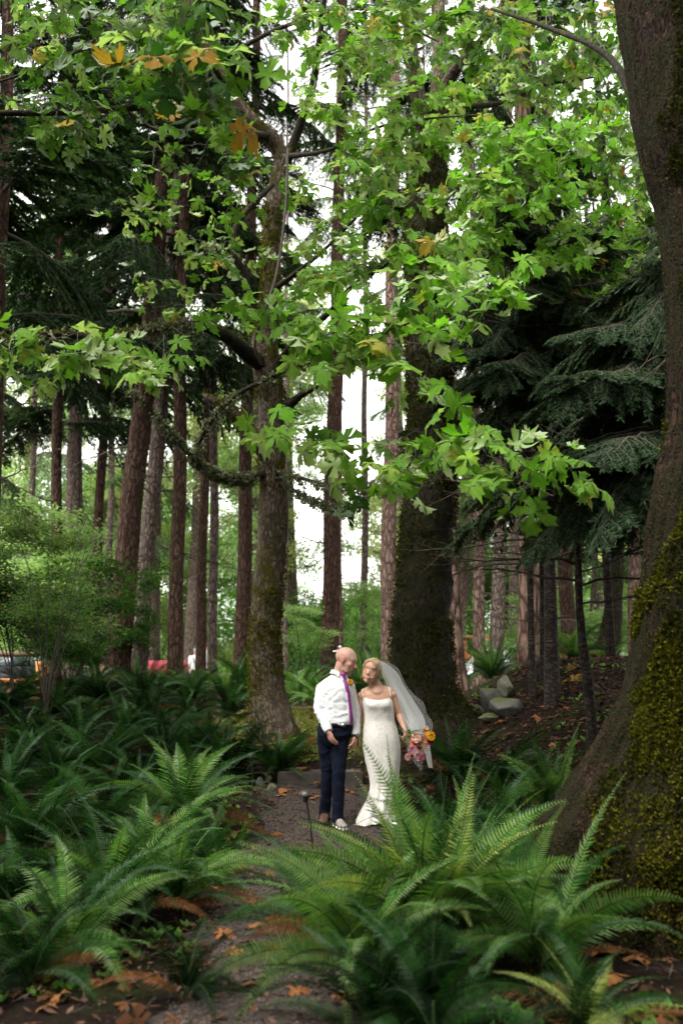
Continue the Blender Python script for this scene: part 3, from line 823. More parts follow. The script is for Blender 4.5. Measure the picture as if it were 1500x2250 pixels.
gl2 = G.limb('branch', [(590, 815, YT, 34), (545, 778, 12.7, 36), (500, 742, 12.2, 28), (440, 716, 11.5, 22), (370, 718, 10.8, 20), (300, 728, 10.3, 18), (240, 742, 9.9, 18), (140, 735, 9.5, 12), (60, 738, 9.2, 9), (-40, 748, 9, 6)], M['branch'], 16, seed=6)
gl3 = G.limb('branch', [(582, 720, YT, 20), (560, 690, 12.9, 20), (547, 650, 12.8, 19), (534, 600, 12.7, 18), (517, 560, 12.6, 17), (513, 530, 12.6, 16), (525, 485, 12.6, 14), (560, 445, 12.6, 12), (600, 405, 12.7, 10)], M['branch'], 12, seed=7)
gl4 = G.limb('branch', [(598, 1020, YT, 40), (570, 975, 12.8, 36), (535, 930, 12.6, 30), (500, 900, 12.5, 26), (468, 880, 12.4, 22), (447, 866, 12.4, 8)], M['maple'], 14, seed=8, rough=0.25)
G.limb('branch', [(602, 915, YT, 26), (638, 888, 12.9, 22), (662, 868, 12.8, 15), (700, 848, 12.6, 8), (770, 800, 12.3, 4)], M['branch'], 12, seed=9)
gl5 = G.limb('branch', [(598, 1035, YT, 16), (540, 1052, 12.6, 16), (480, 1042, 12.2, 13), (430, 1012, 11.9, 10), (385, 960, 11.6, 9), (330, 900, 11.4, 5), (290, 860, 11.2, 3)], M['branch'], 10, seed=10)
gl6 = G.limb('branch', [(600, 1035, YT, 14), (660, 1050, 12, 9), (720, 1066, 11, 7), (800, 1073, 10, 6), (900, 1062, 9.2, 4), (980, 1030, 8.6, 3)], M['branch'], 8, seed=11)
gl7 = G.limb('branch', [(604, 1055, YT, 12), (660, 1085, 12.2, 8), (720, 1112, 11.5, 7), (775, 1118, 11, 5), (810, 1085, 10.6, 4), (880, 1075, 10, 3)], M['branch'], 8, seed=12)
gl8 = G.limb('branch', [(425, 1008, 11.9, 8), (455, 940, 10.8, 9), (505, 880, 10, 10), (560, 845, 9.6, 10), (630, 815, 9.3, 9), (720, 780, 9, 8), (820, 740, 8.8, 6), (920, 700, 8.6, 4), (1010, 650, 8.6, 3)], M['branch'], 8, seed=13)
G.limb('branch', [(590, 830, YT, 18), (640, 760, 12, 14), (720, 690, 11.2, 12), (775, 628, 10.5, 10), (850, 580, 10, 5), (930, 500, 9.6, 3)], M['branch'], 10, seed=14)
G.limb('branch', [(597, 640, YT, 14), (700, 560, 12, 8), (790, 470, 11, 6), (860, 400, 10.5, 4)], M['branch'], 8, seed=15)
G.limb('branch', [(620, 345, YT, 14), (720, 330, 12, 8), (830, 280, 11, 6), (930, 262, 10, 4), (1050, 252, 9, 3)], M['branch'], 8, seed=16)
G.limb('branch', [(632, 330, 10, 6), (628, 450, 9.9, 6), (608, 600, 9.8, 7), (575, 700, 9.8, 6), (560, 760, 10.5, 5), (575, 800, 12.8, 8)][::-1], M['twig'], 8, seed=17)
G.limb('branch', [(530, 245, 12.6, 18), (430, 232, 11.5, 16), (330, 235, 10.5, 15), (200, 243, 9.8, 15), (90, 248, 9.3, 14), (-40, 248, 9, 12)], M['branch'], 12, seed=18)
G.limb('branch', [(500, 195, 12.5, 14), (400, 60, 11, 10), (250, 90, 10, 9), (150, 120, 9.5, 8), (60, 160, 9, 6), (-40, 190, 9, 4)], M['branch'], 10, seed=19)
G.limb('branch', [(590, 300, 12.8, 18), (500, 285, 12, 14), (400, 290, 11.6, 13), (330, 280, 11.4, 9), (240, 210, 11, 5)], M['branch'], 10, seed=20)
G.limb('branch', [(470, 140, 12.4, 12), (620, 60, 11.5, 9), (800, 20, 10.5, 6), (960, 90, 10, 4)], M['branch'], 8, seed=21)
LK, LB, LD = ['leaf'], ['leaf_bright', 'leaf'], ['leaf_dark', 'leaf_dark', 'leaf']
C = G.cluster
C((240, 742, 9.9), 130, 765, 130, 35, 9.0, 42, 0.24, LK, 0.3)
C((370, 718, 10.8), 215, 785, 110, 30, 8.8, 30, 0.26, LK, 0.3)
C((440, 716, 11.5), 345, 815, 80, 30, 8.8, 24, 0.26, LK, 0.3)
C((440, 716, 11.5), 465, 700, 35, 22, 9.5, 8, 0.26, LK, 0.2)
C((-40, 748, 9), 20, 760, 40, 25, 8.8, 10, 0.24, LK, 0.3)
C((600, 830, 9.5), 600, 690, 60, 40, 8.6, 30, 0.25, LB, 0.4)
C((720, 780, 9), 690, 740, 80, 35, 8.4, 36, 0.24, LB, 0.4)
C((820, 740, 8.8), 800, 700, 80, 40, 8.2, 36, 0.25, LB, 0.4)
C((820, 740, 8.8), 870, 810, 60, 45, 8.0, 24, 0.25, LB, 0.3)
C((720, 780, 9), 740, 810, 70, 30, 8.4, 18, 0.24, LK, 0.3)
C((920, 700, 8.6), 920, 730, 60, 40, 8.2, 24, 0.25, LB, 0.4)
C((1010, 650, 8.6), 1050, 640, 70, 60, 8.4, 42, 0.25, LB, 0.5)
C((1010, 650, 8.6), 960, 610, 60, 40, 8.6, 24, 0.25, LB, 0.5)
C((590, 900, 10), 568, 938, 28, 18, 8.2, 5, 0.25, LB, 0.1, per=5)
C((660, 1050, 12), 650, 950, 50, 35, 9.0, 14, 0.25, LK, 0.3)
C((720, 1066, 11), 730, 985, 70, 40, 8.5, 24, 0.24, LK, 0.3)
C((800, 1073, 10), 800, 1010, 50, 35, 8.0, 16, 0.24, LK, 0.3)
C((900, 1062, 9.2), 890, 960, 60, 40, 7.8, 16, 0.24, LB, 0.3)
C((900, 1062, 9.2), 930, 1015, 60, 40, 7.5, 14, 0.24, LK, 0.3)
C((980, 1030, 8.6), 1030, 950, 60, 45, 7.5, 14, 0.25, LB, 0.3)
C((980, 1030, 8.6), 1100, 970, 50, 35, 7.3, 18, 0.26, LB, 0.3)
C((980, 1030, 8.6), 1070, 1040, 70, 35, 7.5, 16, 0.24, LK, 0.3)
C((980, 1030, 8.6), 1200, 1010, 40, 40, 7.3, 14, 0.25, LB, 0.2)
C((980, 1030, 8.6), 1215, 1090, 35, 22, 7.3, 8, 0.26, LB, 0.2)
C((720, 1112, 11.5), 733, 1090, 12, 12, 9, 4, 0.24, ['leaf_dark'], 0.1, per=4)
C((850, 580, 10), 800, 600, 110, 60, 10, 54, 0.23, LK, 0.8)
C((930, 500, 9.6), 930, 560, 90, 60, 9.6, 48, 0.23, LB, 0.8)
C((790, 470, 11), 740, 520, 110, 80, 10.6, 60, 0.22, LK, 0.9)
C((860, 400, 10.5), 850, 420, 110, 70, 10.2, 66, 0.22, LK, 0.9)
C((700, 560, 12), 690, 640, 60, 40, 11, 20, 0.22, LK, 0.6)
C((830, 280, 11), 800, 330, 110, 60, 10.4, 60, 0.22, LK, 0.8)
C((930, 262, 10), 930, 250, 120, 60, 9.6, 60, 0.22, LB, 0.8)
C((684, 200, 12.4), 700, 200, 80, 80, 11, 40, 0.2, LK, 0.8)
C((625, 350, 12.8), 610, 400, 60, 60, 11, 24, 0.2, LK, 0.5)
C((513, 530, 12.6), 450, 560, 140, 80, 11.5, 54, 0.19, LK, 0.9)
C((560, 445, 12.6), 480, 430, 90, 60, 11.5, 34, 0.19, LK, 0.9)
C((330, 280, 11.4), 330, 420, 120, 120, 11, 48, 0.19, LK, 0.9)
C((500, 742, 12.2), 430, 640, 140, 50, 11.5, 34, 0.18, LK, 0.9)
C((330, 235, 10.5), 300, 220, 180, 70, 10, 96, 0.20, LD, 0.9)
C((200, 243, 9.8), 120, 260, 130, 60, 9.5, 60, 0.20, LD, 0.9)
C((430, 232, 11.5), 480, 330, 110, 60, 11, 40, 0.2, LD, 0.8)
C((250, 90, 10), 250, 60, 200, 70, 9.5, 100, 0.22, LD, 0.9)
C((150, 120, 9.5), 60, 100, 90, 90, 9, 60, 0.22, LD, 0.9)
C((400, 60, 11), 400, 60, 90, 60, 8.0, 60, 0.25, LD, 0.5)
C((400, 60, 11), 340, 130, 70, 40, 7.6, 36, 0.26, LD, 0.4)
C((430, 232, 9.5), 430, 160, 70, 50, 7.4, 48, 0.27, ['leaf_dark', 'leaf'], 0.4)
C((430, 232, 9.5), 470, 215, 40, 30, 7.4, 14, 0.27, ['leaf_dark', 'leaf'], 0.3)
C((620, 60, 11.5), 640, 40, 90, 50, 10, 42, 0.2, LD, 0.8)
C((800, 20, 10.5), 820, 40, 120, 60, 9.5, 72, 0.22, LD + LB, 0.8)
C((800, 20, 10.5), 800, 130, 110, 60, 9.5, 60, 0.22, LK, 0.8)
C((500, 285, 12), 530, 310, 60, 40, 10.5, 16, 0.22, LK, 0.3)
G.finish()
sv, sn = surf(gt, 36)
tufts(G.t, sv, sn * np.array([1, 1, 1]), 9000, 0.022, M['moss'], 'moss', 41, 0.53, 1.7)
for c_, n_ in ((gl1, 1200), (gl2, 1200), (gl4, 400)):
    sv, sn = surf(c_, 12); up = sn[:, 2] > 0.1
    tufts(G.t, sv[up], sn[up], n_, 0.016, M['moss'], 'moss', 42, 0.45, 2.0)
for c_, n_, h_ in ((gl5, 2600, 1.2), (gl6, 700, .8), (gl7, 900, .8), (gl8, 700, .4), (gl2[len(gl2) // 3:], 900, .8)):
    sv, sn = surf(c_, 10)
    tufts(G.t, sv + np.array([0, 0, -0.01]), sn, n_, 0.032, M['lichen'], 'lichen', 43, 0.46, 3.0, hang=h_)

# --- the big dark mossy maple behind the bride
J = Maple('maple_tree', 'huge dark mossy maple trunk right behind the bride', 930, 14.3)
YJ = 14.3
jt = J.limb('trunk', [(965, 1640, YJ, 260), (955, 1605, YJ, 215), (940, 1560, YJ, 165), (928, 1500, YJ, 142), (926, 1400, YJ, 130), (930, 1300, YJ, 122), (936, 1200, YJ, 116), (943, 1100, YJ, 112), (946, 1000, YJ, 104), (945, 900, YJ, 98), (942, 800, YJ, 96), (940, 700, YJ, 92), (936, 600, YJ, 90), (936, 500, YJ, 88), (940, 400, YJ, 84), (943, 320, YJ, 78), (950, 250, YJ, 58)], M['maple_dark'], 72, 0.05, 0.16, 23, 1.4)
J.limb('branch', [(945, 290, YJ, 40), (915, 200, 14, 34), (902, 100, 13.8, 30), (890, -60, 13.5, 24)], M['maple'], 14, seed=24)
J.limb('branch', [(948, 290, YJ, 40), (985, 180, 14, 30), (1020, 130, 13.6, 24), (1080, 60, 13, 18), (1130, -60, 12.5, 14)], M['maple'], 14, seed=25)
J.limb('branch', [(952, 270, YJ, 34), (962, 150, 14.4, 28), (966, -60, 14.6, 24)], M['maple'], 14, seed=26)
J.limb('branch', [(940, 430, YJ, 20), (1040, 400, 13, 12), (1140, 350, 12, 8), (1240, 300, 11.5, 5)], M['branch'], 10, seed=27)
J.limb('branch', [(940, 620, YJ, 18), (1040, 660, 13, 12), (1140, 640, 12.4, 8), (1260, 560, 12, 5)], M['branch'], 10, seed=28)
J.limb('branch', [(960, 230, 14, 14), (1080, 230, 13, 12), (1180, 190, 12, 8), (1300, 170, 11.5, 5)], M['branch'], 10, seed=29)
C = J.cluster
C((1040, 400, 13), 1020, 420, 100, 60, 12, 72, 0.24, LB, 0.8)
C((1140, 350, 12), 1120, 330, 110, 60, 11.5, 90, 0.24, ['leaf_bright'], 0.8)
C((1140, 350, 12), 1150, 420, 110, 50, 11.3, 80, 0.24, ['leaf_bright'], 0.8)
C((1240, 300, 11.5), 1250, 310, 60, 60, 11, 54, 0.25, ['leaf_bright'], 0.6)
C((1040, 400, 13), 1050, 300, 100, 50, 12, 60, 0.24, LB, 0.8)
C((1140, 640, 12.4), 1040, 520, 70, 50, 11.5, 36, 0.24, LB, 0.5)
C((1140, 640, 12.4), 1190, 560, 90, 50, 12, 48, 0.22, LB, 0.8)
C((1260, 560, 12), 1300, 500, 100, 60, 12.5, 70, 0.24, ['leaf_bright'], 0.9)
C((1260, 560, 12), 1330, 640, 110, 60, 13.5, 90, 0.24, ['leaf_bright', 'leaf_dark'], 0.9)
C((1260, 560, 12), 1420, 560, 60, 120, 13.5, 90, 0.24, ['leaf_bright', 'leaf_dark'], 0.9)
C((1180, 190, 12), 1180, 150, 120, 80, 11.5, 80, 0.23, LD + LK, 0.9, autumn=0.035)
C((1300, 170, 11.5), 1300, 80, 90, 90, 11.5, 66, 0.23, LD, 0.9, autumn=0.05)
C((1020, 130, 13.6), 1030, 130, 100, 90, 12.5, 80, 0.23, LK + LD, 0.9)
C((1080, 60, 13), 1100, 30, 140, 60, 12, 80, 0.23, LD + LK, 0.9, autumn=0.035)
C((902, 100, 13.8), 880, 90, 90, 80, 13, 60, 0.23, LD, 0.9)
C((1300, 170, 11.5), 1350, 250, 60, 80, 12.5, 40, 0.23, LD, 0.9)
C((1260, 560, 12), 1240, 640, 30, 30, 13, 3, 0.22, ['leaf_autumn'], 0.3, per=3)
J.finish()
sv, sn = surf(jt, 48)
tufts(J.t, sv, sn, 15000, 0.030, M['moss_dark'], 'moss', 44, 0.44, 1.6, hang=0.5)
sv2 = sv[(sv[:, 2] > 4)]; 
tufts(J.t, sv2, sn[sv[:, 2] > 4], 3000, 0.035, M['moss_dark'], 'moss', 45, 0.4, 1.6, hang=0.5)

# --- the foreground maple at the right edge
YV = 6.3
VT = Maple('maple_tree', 'huge moss-covered maple trunk with flared roots filling the right edge', 1480, YV)
edge = [(1950, 1188, 270), (1850, 1205, 265), (1780, 1252, 225), (1700, 1300, 190), (1650, 1328, 172), (1550, 1372, 150), (1400, 1398, 148), (1250, 1418, 145), (1100, 1440, 143), (950, 1470, 135), (800, 1476, 130), (600, 1465, 127), (430, 1440, 124), (300, 1400, 122), (150, 1380, 119), (0, 1358, 115), (-200, 1330, 108), (-500, 1310, 95)]
vl = [(1462, 2130, YV, 590)] + [(l + r_, y, YV, 2 * r_) for y, l, r_ in edge]
vp = VT.pts(vl); cv = catmull(vp, 0.025)
s_ = np.concatenate([[0], np.cumsum(np.linalg.norm(np.diff(cv[:, :3], axis=0), axis=1))])
def dispV(th, s):
    ridge = 1 - 2 * np.abs(fbm(np.stack([np.cos(th) * 8, np.sin(th) * 8, s * 1.2], -1), 3, 51) - .5)
    fine = fbm(np.stack([np.cos(th) * 16, np.sin(th) * 16, s * 3.5], -1), 2, 57) - .5
    lump = fbm(np.stack([np.cos(th) * 1.4, np.sin(th) * 1.4, s * 1.3], -1), 3, 52) - .5
    fl = smooth((1.1 - s) / 1.1) * 0.13 * np.cos(4 * th + 0.8 + 0.4 * s)
    return 0.97 + 0.15 * (ridge - .6) + 0.10 * fine + 0.10 * lump + fl
vv, vf = tube(cv[:, :3], cv[:, 3], 220, dispV)
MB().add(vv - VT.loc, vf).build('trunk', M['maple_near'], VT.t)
nn = vv - np.repeat(cv[:, :3], 220, axis=0); nn /= np.linalg.norm(nn, axis=1, keepdims=True)
xl = np.repeat(cv[:, 0], 220) - np.repeat(cv[:, 3], 220) * 0.74
front = (nn[:, 1] < 0.35) & (vv[:, 2] < 7.5) & (vv[:, 0] > xl + 0.25 * (fbm(vv * 2.5, 3, 8) - .5) * 2)
low = front & (vv[:, 2] < 3.0)
tufts(VT.t, vv[low], nn[low], 42000, 0.015, M['moss'], 'moss', 46, 0.49, 4.5, hang=0.3)
tufts(VT.t, vv[low], nn[low], 40000, 0.015, M['moss_dark'], 'moss', 146, 0.41, 3.0, hang=0.3)
mid_ = front & (vv[:, 2] >= 2.6)
tufts(VT.t, vv[mid_], nn[mid_], 22000, 0.016, M['moss_dark'], 'moss', 47, 0.47, 2.2, hang=0.3)
tufts(VT.t, vv[mid_], nn[mid_], 7000, 0.016, M['moss'], 'moss', 147, 0.56, 3.2, hang=0.3)
VT.limb('branch', [(1470, 330, YV, 34), (1400, 230, 6.4, 24), (1330, 120, 6.8, 14), (1200, 60, 7.4, 10), (1080, 20, 8, 6)], M['branch'], 10, seed=53)
C = VT.cluster
C((1200, 60, 7.4), 1210, 40, 80, 40, 8.4, 26, 0.19, LD, 0.3, autumn=0.08)
C((1080, 20, 8), 1040, 30, 90, 40, 8.4, 30, 0.20, LD + LK, 0.4, autumn=0.05)
C((1330, 120, 6.8), 1300, 70, 50, 50, 8.0, 16, 0.18, LD, 0.3, autumn=0.05)
VT.finish()

# curved mossy maple on the slope behind
T2 = Maple('maple_tree', 'curved mossy trunk beyond the crest of the bare slope', 1335, 20.5)
tt = T2.limb('trunk', [(1322, 1450, 20.5, 78), (1333, 1420, 20.5, 52), (1342, 1380, 20.5, 44), (1349, 1300, 20.5, 36), (1352, 1200, 20.5, 34), (1345, 1050, 20.5, 32), (1350, 850, 20.5, 28), (1340, 600, 20.5, 22), (1320, 300, 20.5, 15), (1300, 0, 20.5, 8)], M['maple_dark'], 24, 0.15, 0.12, 61)
sv, sn = surf(tt, 24); tufts(T2.t, sv, sn, 2500, 0.03, M['moss_dark'], 'moss', 48, 0.45, 1.6)
T2.cluster((1345, 1050, 20.5), 1360, 700, 100, 150, 19.5, 160, 0.26, ['leaf_bright'], 2)
T2.cluster((1345, 850, 20.5), 1280, 560, 120, 120, 19.5, 160, 0.26, ['leaf_bright'], 2)
for cx, cy, rx, ry, n in ((1250, 300, 120, 80, 220), (1380, 330, 80, 100, 180), (1120, 470, 110, 70, 140), (1330, 150, 90, 90, 180), (1400, 620, 70, 80, 140), (1180, 120, 100, 90, 140)):
    T2.cluster((1345, 700, 20.5), cx, cy, rx, ry, 19.5, n, 0.27, ['leaf_bright', 'leaf_bright', 'leaf_dark'], 2)
T2.finish(240)

# ------------------------------------------------------------------ leafy background masses
def make_blob(seed, n, leaf, mat, flat=0.6, sub=16, name='leaf_clump'):
    r = np.random.RandomState(seed); mb = MB()
    cs = r.randn(sub, 3); cs /= np.linalg.norm(cs, axis=1, keepdims=True); cs *= (r.rand(sub, 1) ** 0.5) * 0.8
    cs[:, 2] *= flat
    i = r.randint(0, sub, n)
    off = r.randn(n, 3) * np.array([0.20, 0.20, 0.085])
    p = cs[i] + off
    d = r.randn(n, 3) + np.array([0, 0, -0.3]); d /= np.linalg.norm(d, axis=1, keepdims=True)
    w = np.cross(d, r.randn(n, 3) * .5 + np.array([0, 0, 1.])); w /= np.linalg.norm(w, axis=1, keepdims=True)
    s = leaf * (0.6 + 0.8 * r.rand(n, 1))
    v = np.stack([p, p + d * s * .5 + w * s * .36, p + d * s, p + d * s * .5 - w * s * .36], 1).reshape(-1, 3)
    f = (np.arange(n) * 4)[:, None] + np.arange(4)[None]
    mb.add(v, f, 0)
    for k in range(sub):
        q = np.linspace(0, 1, 5)[:, None]
        add_tube(mb, cs[k] * q + r.randn(5, 3) * 0.02, 0.009 * (1 - q[:, 0]) + 0.002, 3, 1)
    return mb.mesh(name, [mat, M['twig']])
BL = {k: [make_blob(400 + 10 * a + s, 1500, 0.062, M[k]) for s in range(3)] for a, k in enumerate(('backleaf', 'backleaf_mid', 'backleaf_yellow'))}
SB = {k: [make_blob(500 + 10 * a + s, 800, 0.085, M[k], flat=0.5) for s in range(2)] for a, k in enumerate(('shrubleaf', 'leaf_dark', 'backleaf'))}

def put_clump(name, me, parent, pos, s, r, flat=1.0):
    o = bpy.data.objects.new(name, me); COL.objects.link(o); o.parent = parent
    o.location = V3(np.asarray(pos) - np.array(parent.location)); o.rotation_euler = (r.randn() * .25, r.randn() * .25, r.rand() * 6.28)
    o.scale = (s, s, s * flat)
    return o

def broad_tree(label, px, Y, H, Rr, kind, seed, n=14, group=None, low=0.12):
    r = np.random.RandomState(seed); b = P(px, Y)
    t = thing('background_tree', label, 'tree', b, group=group)
    q = np.linspace(0, 1, 8)[:, None]
    p = b + np.array([r.randn() * .6, r.randn() * .6, H * .8]) * q + np.array([0, 0, -.1]) + np.sin(q * 5 + seed) * np.array([.2, .2, 0]) * q
    v, f = tube(p, 0.02 * H * (1 - q[:, 0] * .75), 8); MB().add(v - b, f).build('trunk', M['fir_grey'], t)
    for k in range(n):
        z = H * (low + (0.98 - low) * (k + r.rand()) / n); w = Rr * (0.35 + 0.8 * math.sin(math.pi * min(1, (z / H) * .85 + .1)))
        a = r.rand() * 6.28; rad = w * math.sqrt(r.rand()) * .8
        put_clump('leaf_clump', BL[kind][r.randint(3)], t, b + [rad * math.cos(a), rad * math.sin(a), z], Rr * (.42 + .25 * r.rand()), r)
    return t
rb = np.random.RandomState(77)
for k in range(26):
    px = -220 + k * 76 + rb.randn() * 15; Y = 50 + 14 * rb.rand()
    H = 11 + 6 * rb.rand()
    if 600 < px < 900: H = 3.6 + 1.2 * rb.rand()
    if px < 120: H = 10
    kind = ['backleaf', 'backleaf_mid', 'backleaf', 'backleaf_yellow'][k % 4] if px < 950 else ['backleaf_mid', 'backleaf', 'backleaf_mid'][k % 3]
    broad_tree('sunlit pale green tree in the far row beyond the yard', px, Y, H, 3.2 + rb.rand(), kind, 700 + k, 18, 'pale green trees in the far row')
for k, (px, H) in enumerate([(-150, 20), (-40, 24), (60, 22), (150, 26), (330, 24), (420, 22), (540, 26), (640, 22), (900, 26), (1010, 24), (1120, 22), (1230, 24), (1350, 22), (1480, 24)]):
    broad_tree('tall pale yellow-green tree showing hazily through the gaps between trunks', px, 44 + 10 * rb.rand(), H, 3.4, ['backleaf_yellow', 'backleaf'][k % 2], 730 + k, 22, 'tall pale trees far behind', low=.25)
for k in range(14):   # the row behind, low hedge-like growth that closes the horizon
    px = -250 + k * 150 + rb.randn() * 20
    broad_tree('low bushy tree at the far edge beyond the yard', px, 72 + 8 * rb.rand(), 7 if not 600 < px < 900 else 2.8, 5.0, ['backleaf', 'backleaf_mid'][k % 2], 760 + k, 12, 'low bushy trees at the far edge', low=0.05)

def shrub(name, label, px, Y, H, Rr, kind, seed, n=9, stems=7, group=None, lowz=0.3, lean=(0, 0)):
    r = np.random.RandomState(seed); b = P(px, Y)
    t = thing(name, label, 'shrub', b, group=group)
    for k in range(stems):
        a = r.rand() * 6.28; sp = 0.25 + .75 * r.rand()
        q = np.linspace(0, 1, 9)[:, None]
        tip = np.array([math.cos(a) * Rr * sp + lean[0], math.sin(a) * Rr * sp * .7 + lean[1], H * (.7 + .3 * r.rand())])
        p = b + tip * np.concatenate([q ** 1.5, q ** 1.5, q], 1) + r.randn(9, 3) * .02 * q
        v, f = tube(p, 0.012 * (1 - q[:, 0] * .8), 5); MB().add(v - b, f).build('stem', M['twig'], t)
        for j in range(3):
            u = .45 + .55 * r.rand(); c = np.array([np.interp(u, q[:, 0], p[:, cc]) for cc in range(3)])
            if k * 3 + j < n * 1.0: put_clump('leaf_clump', SB[kind][r.randint(2)], t, c + r.randn(3) * .15, Rr * (.34 + .2 * r.rand()), r, .6)
    return t
shrub('vine_maple', 'bright green leafy shrub behind the log rail, left of the leaning firs', 150, 19, 2.3, 1.7, 'shrubleaf', 801, 13, 9)
shrub('vine_maple', 'leafy shrub at the left edge above the fern bank', 30, 16, 3.0, 1.7, 'leaf_dark', 802, 16, 8)
shrub('vine_maple', 'dark low shrub hiding the lower half of the parked cars at the far left', 185, 22, 1.6, 1.5, 'shrubleaf', 809, 14, 6)
shrub('vine_maple', 'thin dark-stemmed shrub in front of the orange gate post', 100, 13.5, 3.0, 1.2, 'leaf_dark', 803, 7, 9)
shrub('vine_maple', 'pale leafy shrub below the far grey fir', 120, 27, 5.0, 2.6, 'backleaf', 804, 20, 9)
shrub('vine_maple', 'light shrub with fine leaves left of the bald man', 668, 21, 2.2, 0.9, 'backleaf', 805, 10, 6)
shrub('vine_maple', 'fine-leaved shrub between the two groups of firs at the right', 1130, 29, 3.0, 2.0, 'backleaf', 806, 14, 6)
shrub('vine_maple', 'green shrub beyond the curved mossy trunk', 1310, 30, 3.2, 2.6, 'backleaf', 807, 18, 6)
shrub('vine_maple', 'tall pale shrub beside the pinkish fir', 815, 33, 5.5, 1.6, 'backleaf', 808, 10, 5)

# ------------------------------------------------------------------ unseen firs added beside and behind the camera to shade the scene
rc = np.random.RandomState(12)
for k, (x, y, H, b0) in enumerate([(-7, -7, 22, 2), (6, -8, 22, 2), (0, -10, 24, 2), (-12, -4, 22, 2), (12, -4, 22, 2), (-3, -14, 24, 2), (9, -13, 24, 2), (-5, -5.5, 22, 2), (-11.5, 4, 20, 2), (11, 3, 20, 2), (-12, 11, 22, 2), (12.5, 10, 22, 2), (3, -6.5, 20, 1), (-9, -10, 22, 1), (-2, -9, 22, 1), (-14, 8, 22, 1), (9.5, -9, 22, 1), (14, 6, 22, 1)]):
    r = rc; b = np.array([x, y, g1(x, y)])
    t = thing('fir_tree', 'unseen dark fir added around the camera to block low-angle light', 'tree', b, group='unseen firs added to shade the scene')
    q = np.linspace(0, 1, 24)[:, None]; pp = b + np.array([0.2, 0.1, H]) * q
    v, f = tube(pp, 0.32 * (1 - q[:, 0] * .8), 12); MB().add(v - b, f).build('trunk', M['fir'], t)
    for j in range(42):
        z = b0 + (H - b0) * (j + r.rand()) / 42
        put_branch('bough', BOUGH[j % 5], t, b + [0, 0, z], j * 2.4 + r.rand() * .4, 0.1, 4.6 * (.35 + .65 * (1 - (z - b0) / (H - b0))), r.randn() * .2)

# ------------------------------------------------------------------ ferns
def make_frond(seed, a0, a1, pairs=52, wid=0.102, mat='fern', pw=0.0056, twist=0.25, curl=0.0):
    r = np.random.RandomState(seed); mb = MB()
    ns = 16; t = np.linspace(0, 1, ns)
    ang = np.radians(a0 + (a1 - a0) * t ** 1.05)
    side_b = np.cumsum(np.full(ns, r.randn() * twist / ns))
    dx = np.cos(ang) / (ns - 1); dz = np.sin(ang) / (ns - 1)
    p = np.zeros((ns, 3)); 
    for k in range(1, ns):
        p[k] = p[k - 1] + [dx[k - 1] * math.cos(side_b[k]), dx[k - 1] * math.sin(side_b[k]), dz[k - 1]]
    add_tube(mb, p, 0.0055 * (1 - t * .8), 3, 1)
    m = pairs
    tt = 0.13 + 0.87 * (np.arange(m) + .5) / m
    C_ = np.stack([np.interp(tt, t, p[:, k]) for k in range(3)], -1)
    T = np.gradient(C_, axis=0); T /= np.linalg.norm(T, axis=1, keepdims=True)
    roll = r.randn() * 0.15
    Sd = np.cross(T, [0, 0, 1.0]); bad = np.linalg.norm(Sd, axis=1) < .2
    Sd = np.cross(T, np.array([-math.sin(0.0), 0, 1.0]) + 0 * T); 
    Sd[:] = np.array([0, -1, 0]) ; Sd = Sd - T * (Sd * T).sum(1, keepdims=True); Sd /= np.linalg.norm(Sd, axis=1, keepdims=True)
    Up = np.cross(Sd, T)
    rl = float(np.clip(r.randn() * .75, -1.3, 1.3)); Sd, Up = Sd * math.cos(rl) + Up * math.sin(rl), Up * math.cos(rl) - Sd * math.sin(rl)
    for sgn in (-1, 1):
        pr = np.minimum(1, (tt - 0.05) / 0.16) * (1 - smooth((tt - .30) / .72)) ** 0.85
        L = (wid * (0.12 + 0.88 * pr) * (0.9 + .2 * r.rand(m)))[:, None]
        d = Sd * sgn * 1.0 + T * (0.22 + .35 * tt[:, None] ** 2) + Up * (0.12 + 0.10 * r.randn(m, 1) + curl)
        ca, sa = math.cos(roll * sgn), math.sin(roll * sgn)
        d = d + Up * roll * sgn * .6
        d /= np.linalg.norm(d, axis=1, keepdims=True)
        c0 = C_; c1 = C_ + d * L * .45 + Up * L * 0.02; c2 = C_ + d * L + T * L * .12 - Up * L * .12
        w = pw * (0.9 + .3 * r.rand(m, 1)) * np.minimum(1, L / wid * 1.6 + .25)
        v = np.stack([c0 - T * w * .8, c0 + T * w * .9, c1 + T * w * 1.0, c1 - T * w * .75, c2], 1).reshape(-1, 3)
        b = (np.arange(m) * 5)[:, None]
        n0 = mb.n
        mb.add(v, b + np.array([[0, 1, 2, 3]]), 0); mb.order.append((b + n0 + np.array([[3, 2, 4]]), 0))
    return mb.mesh('frond', [M[mat], M['rachis'] if mat != 'fern_brown' else M['fern_brown']])
FT = [(85, 52), (77, 12), (70, -18), (60, -42), (46, -56), (28, -42)]
FR = {}
def frond_mesh(cls, sd, mat):
    k = (cls, sd, mat)
    if k not in FR:
        a0, a1 = FT[cls]; FR[k] = make_frond(cls * 10 + sd + 900, a0, a1, mat=mat)
    return FR[k]
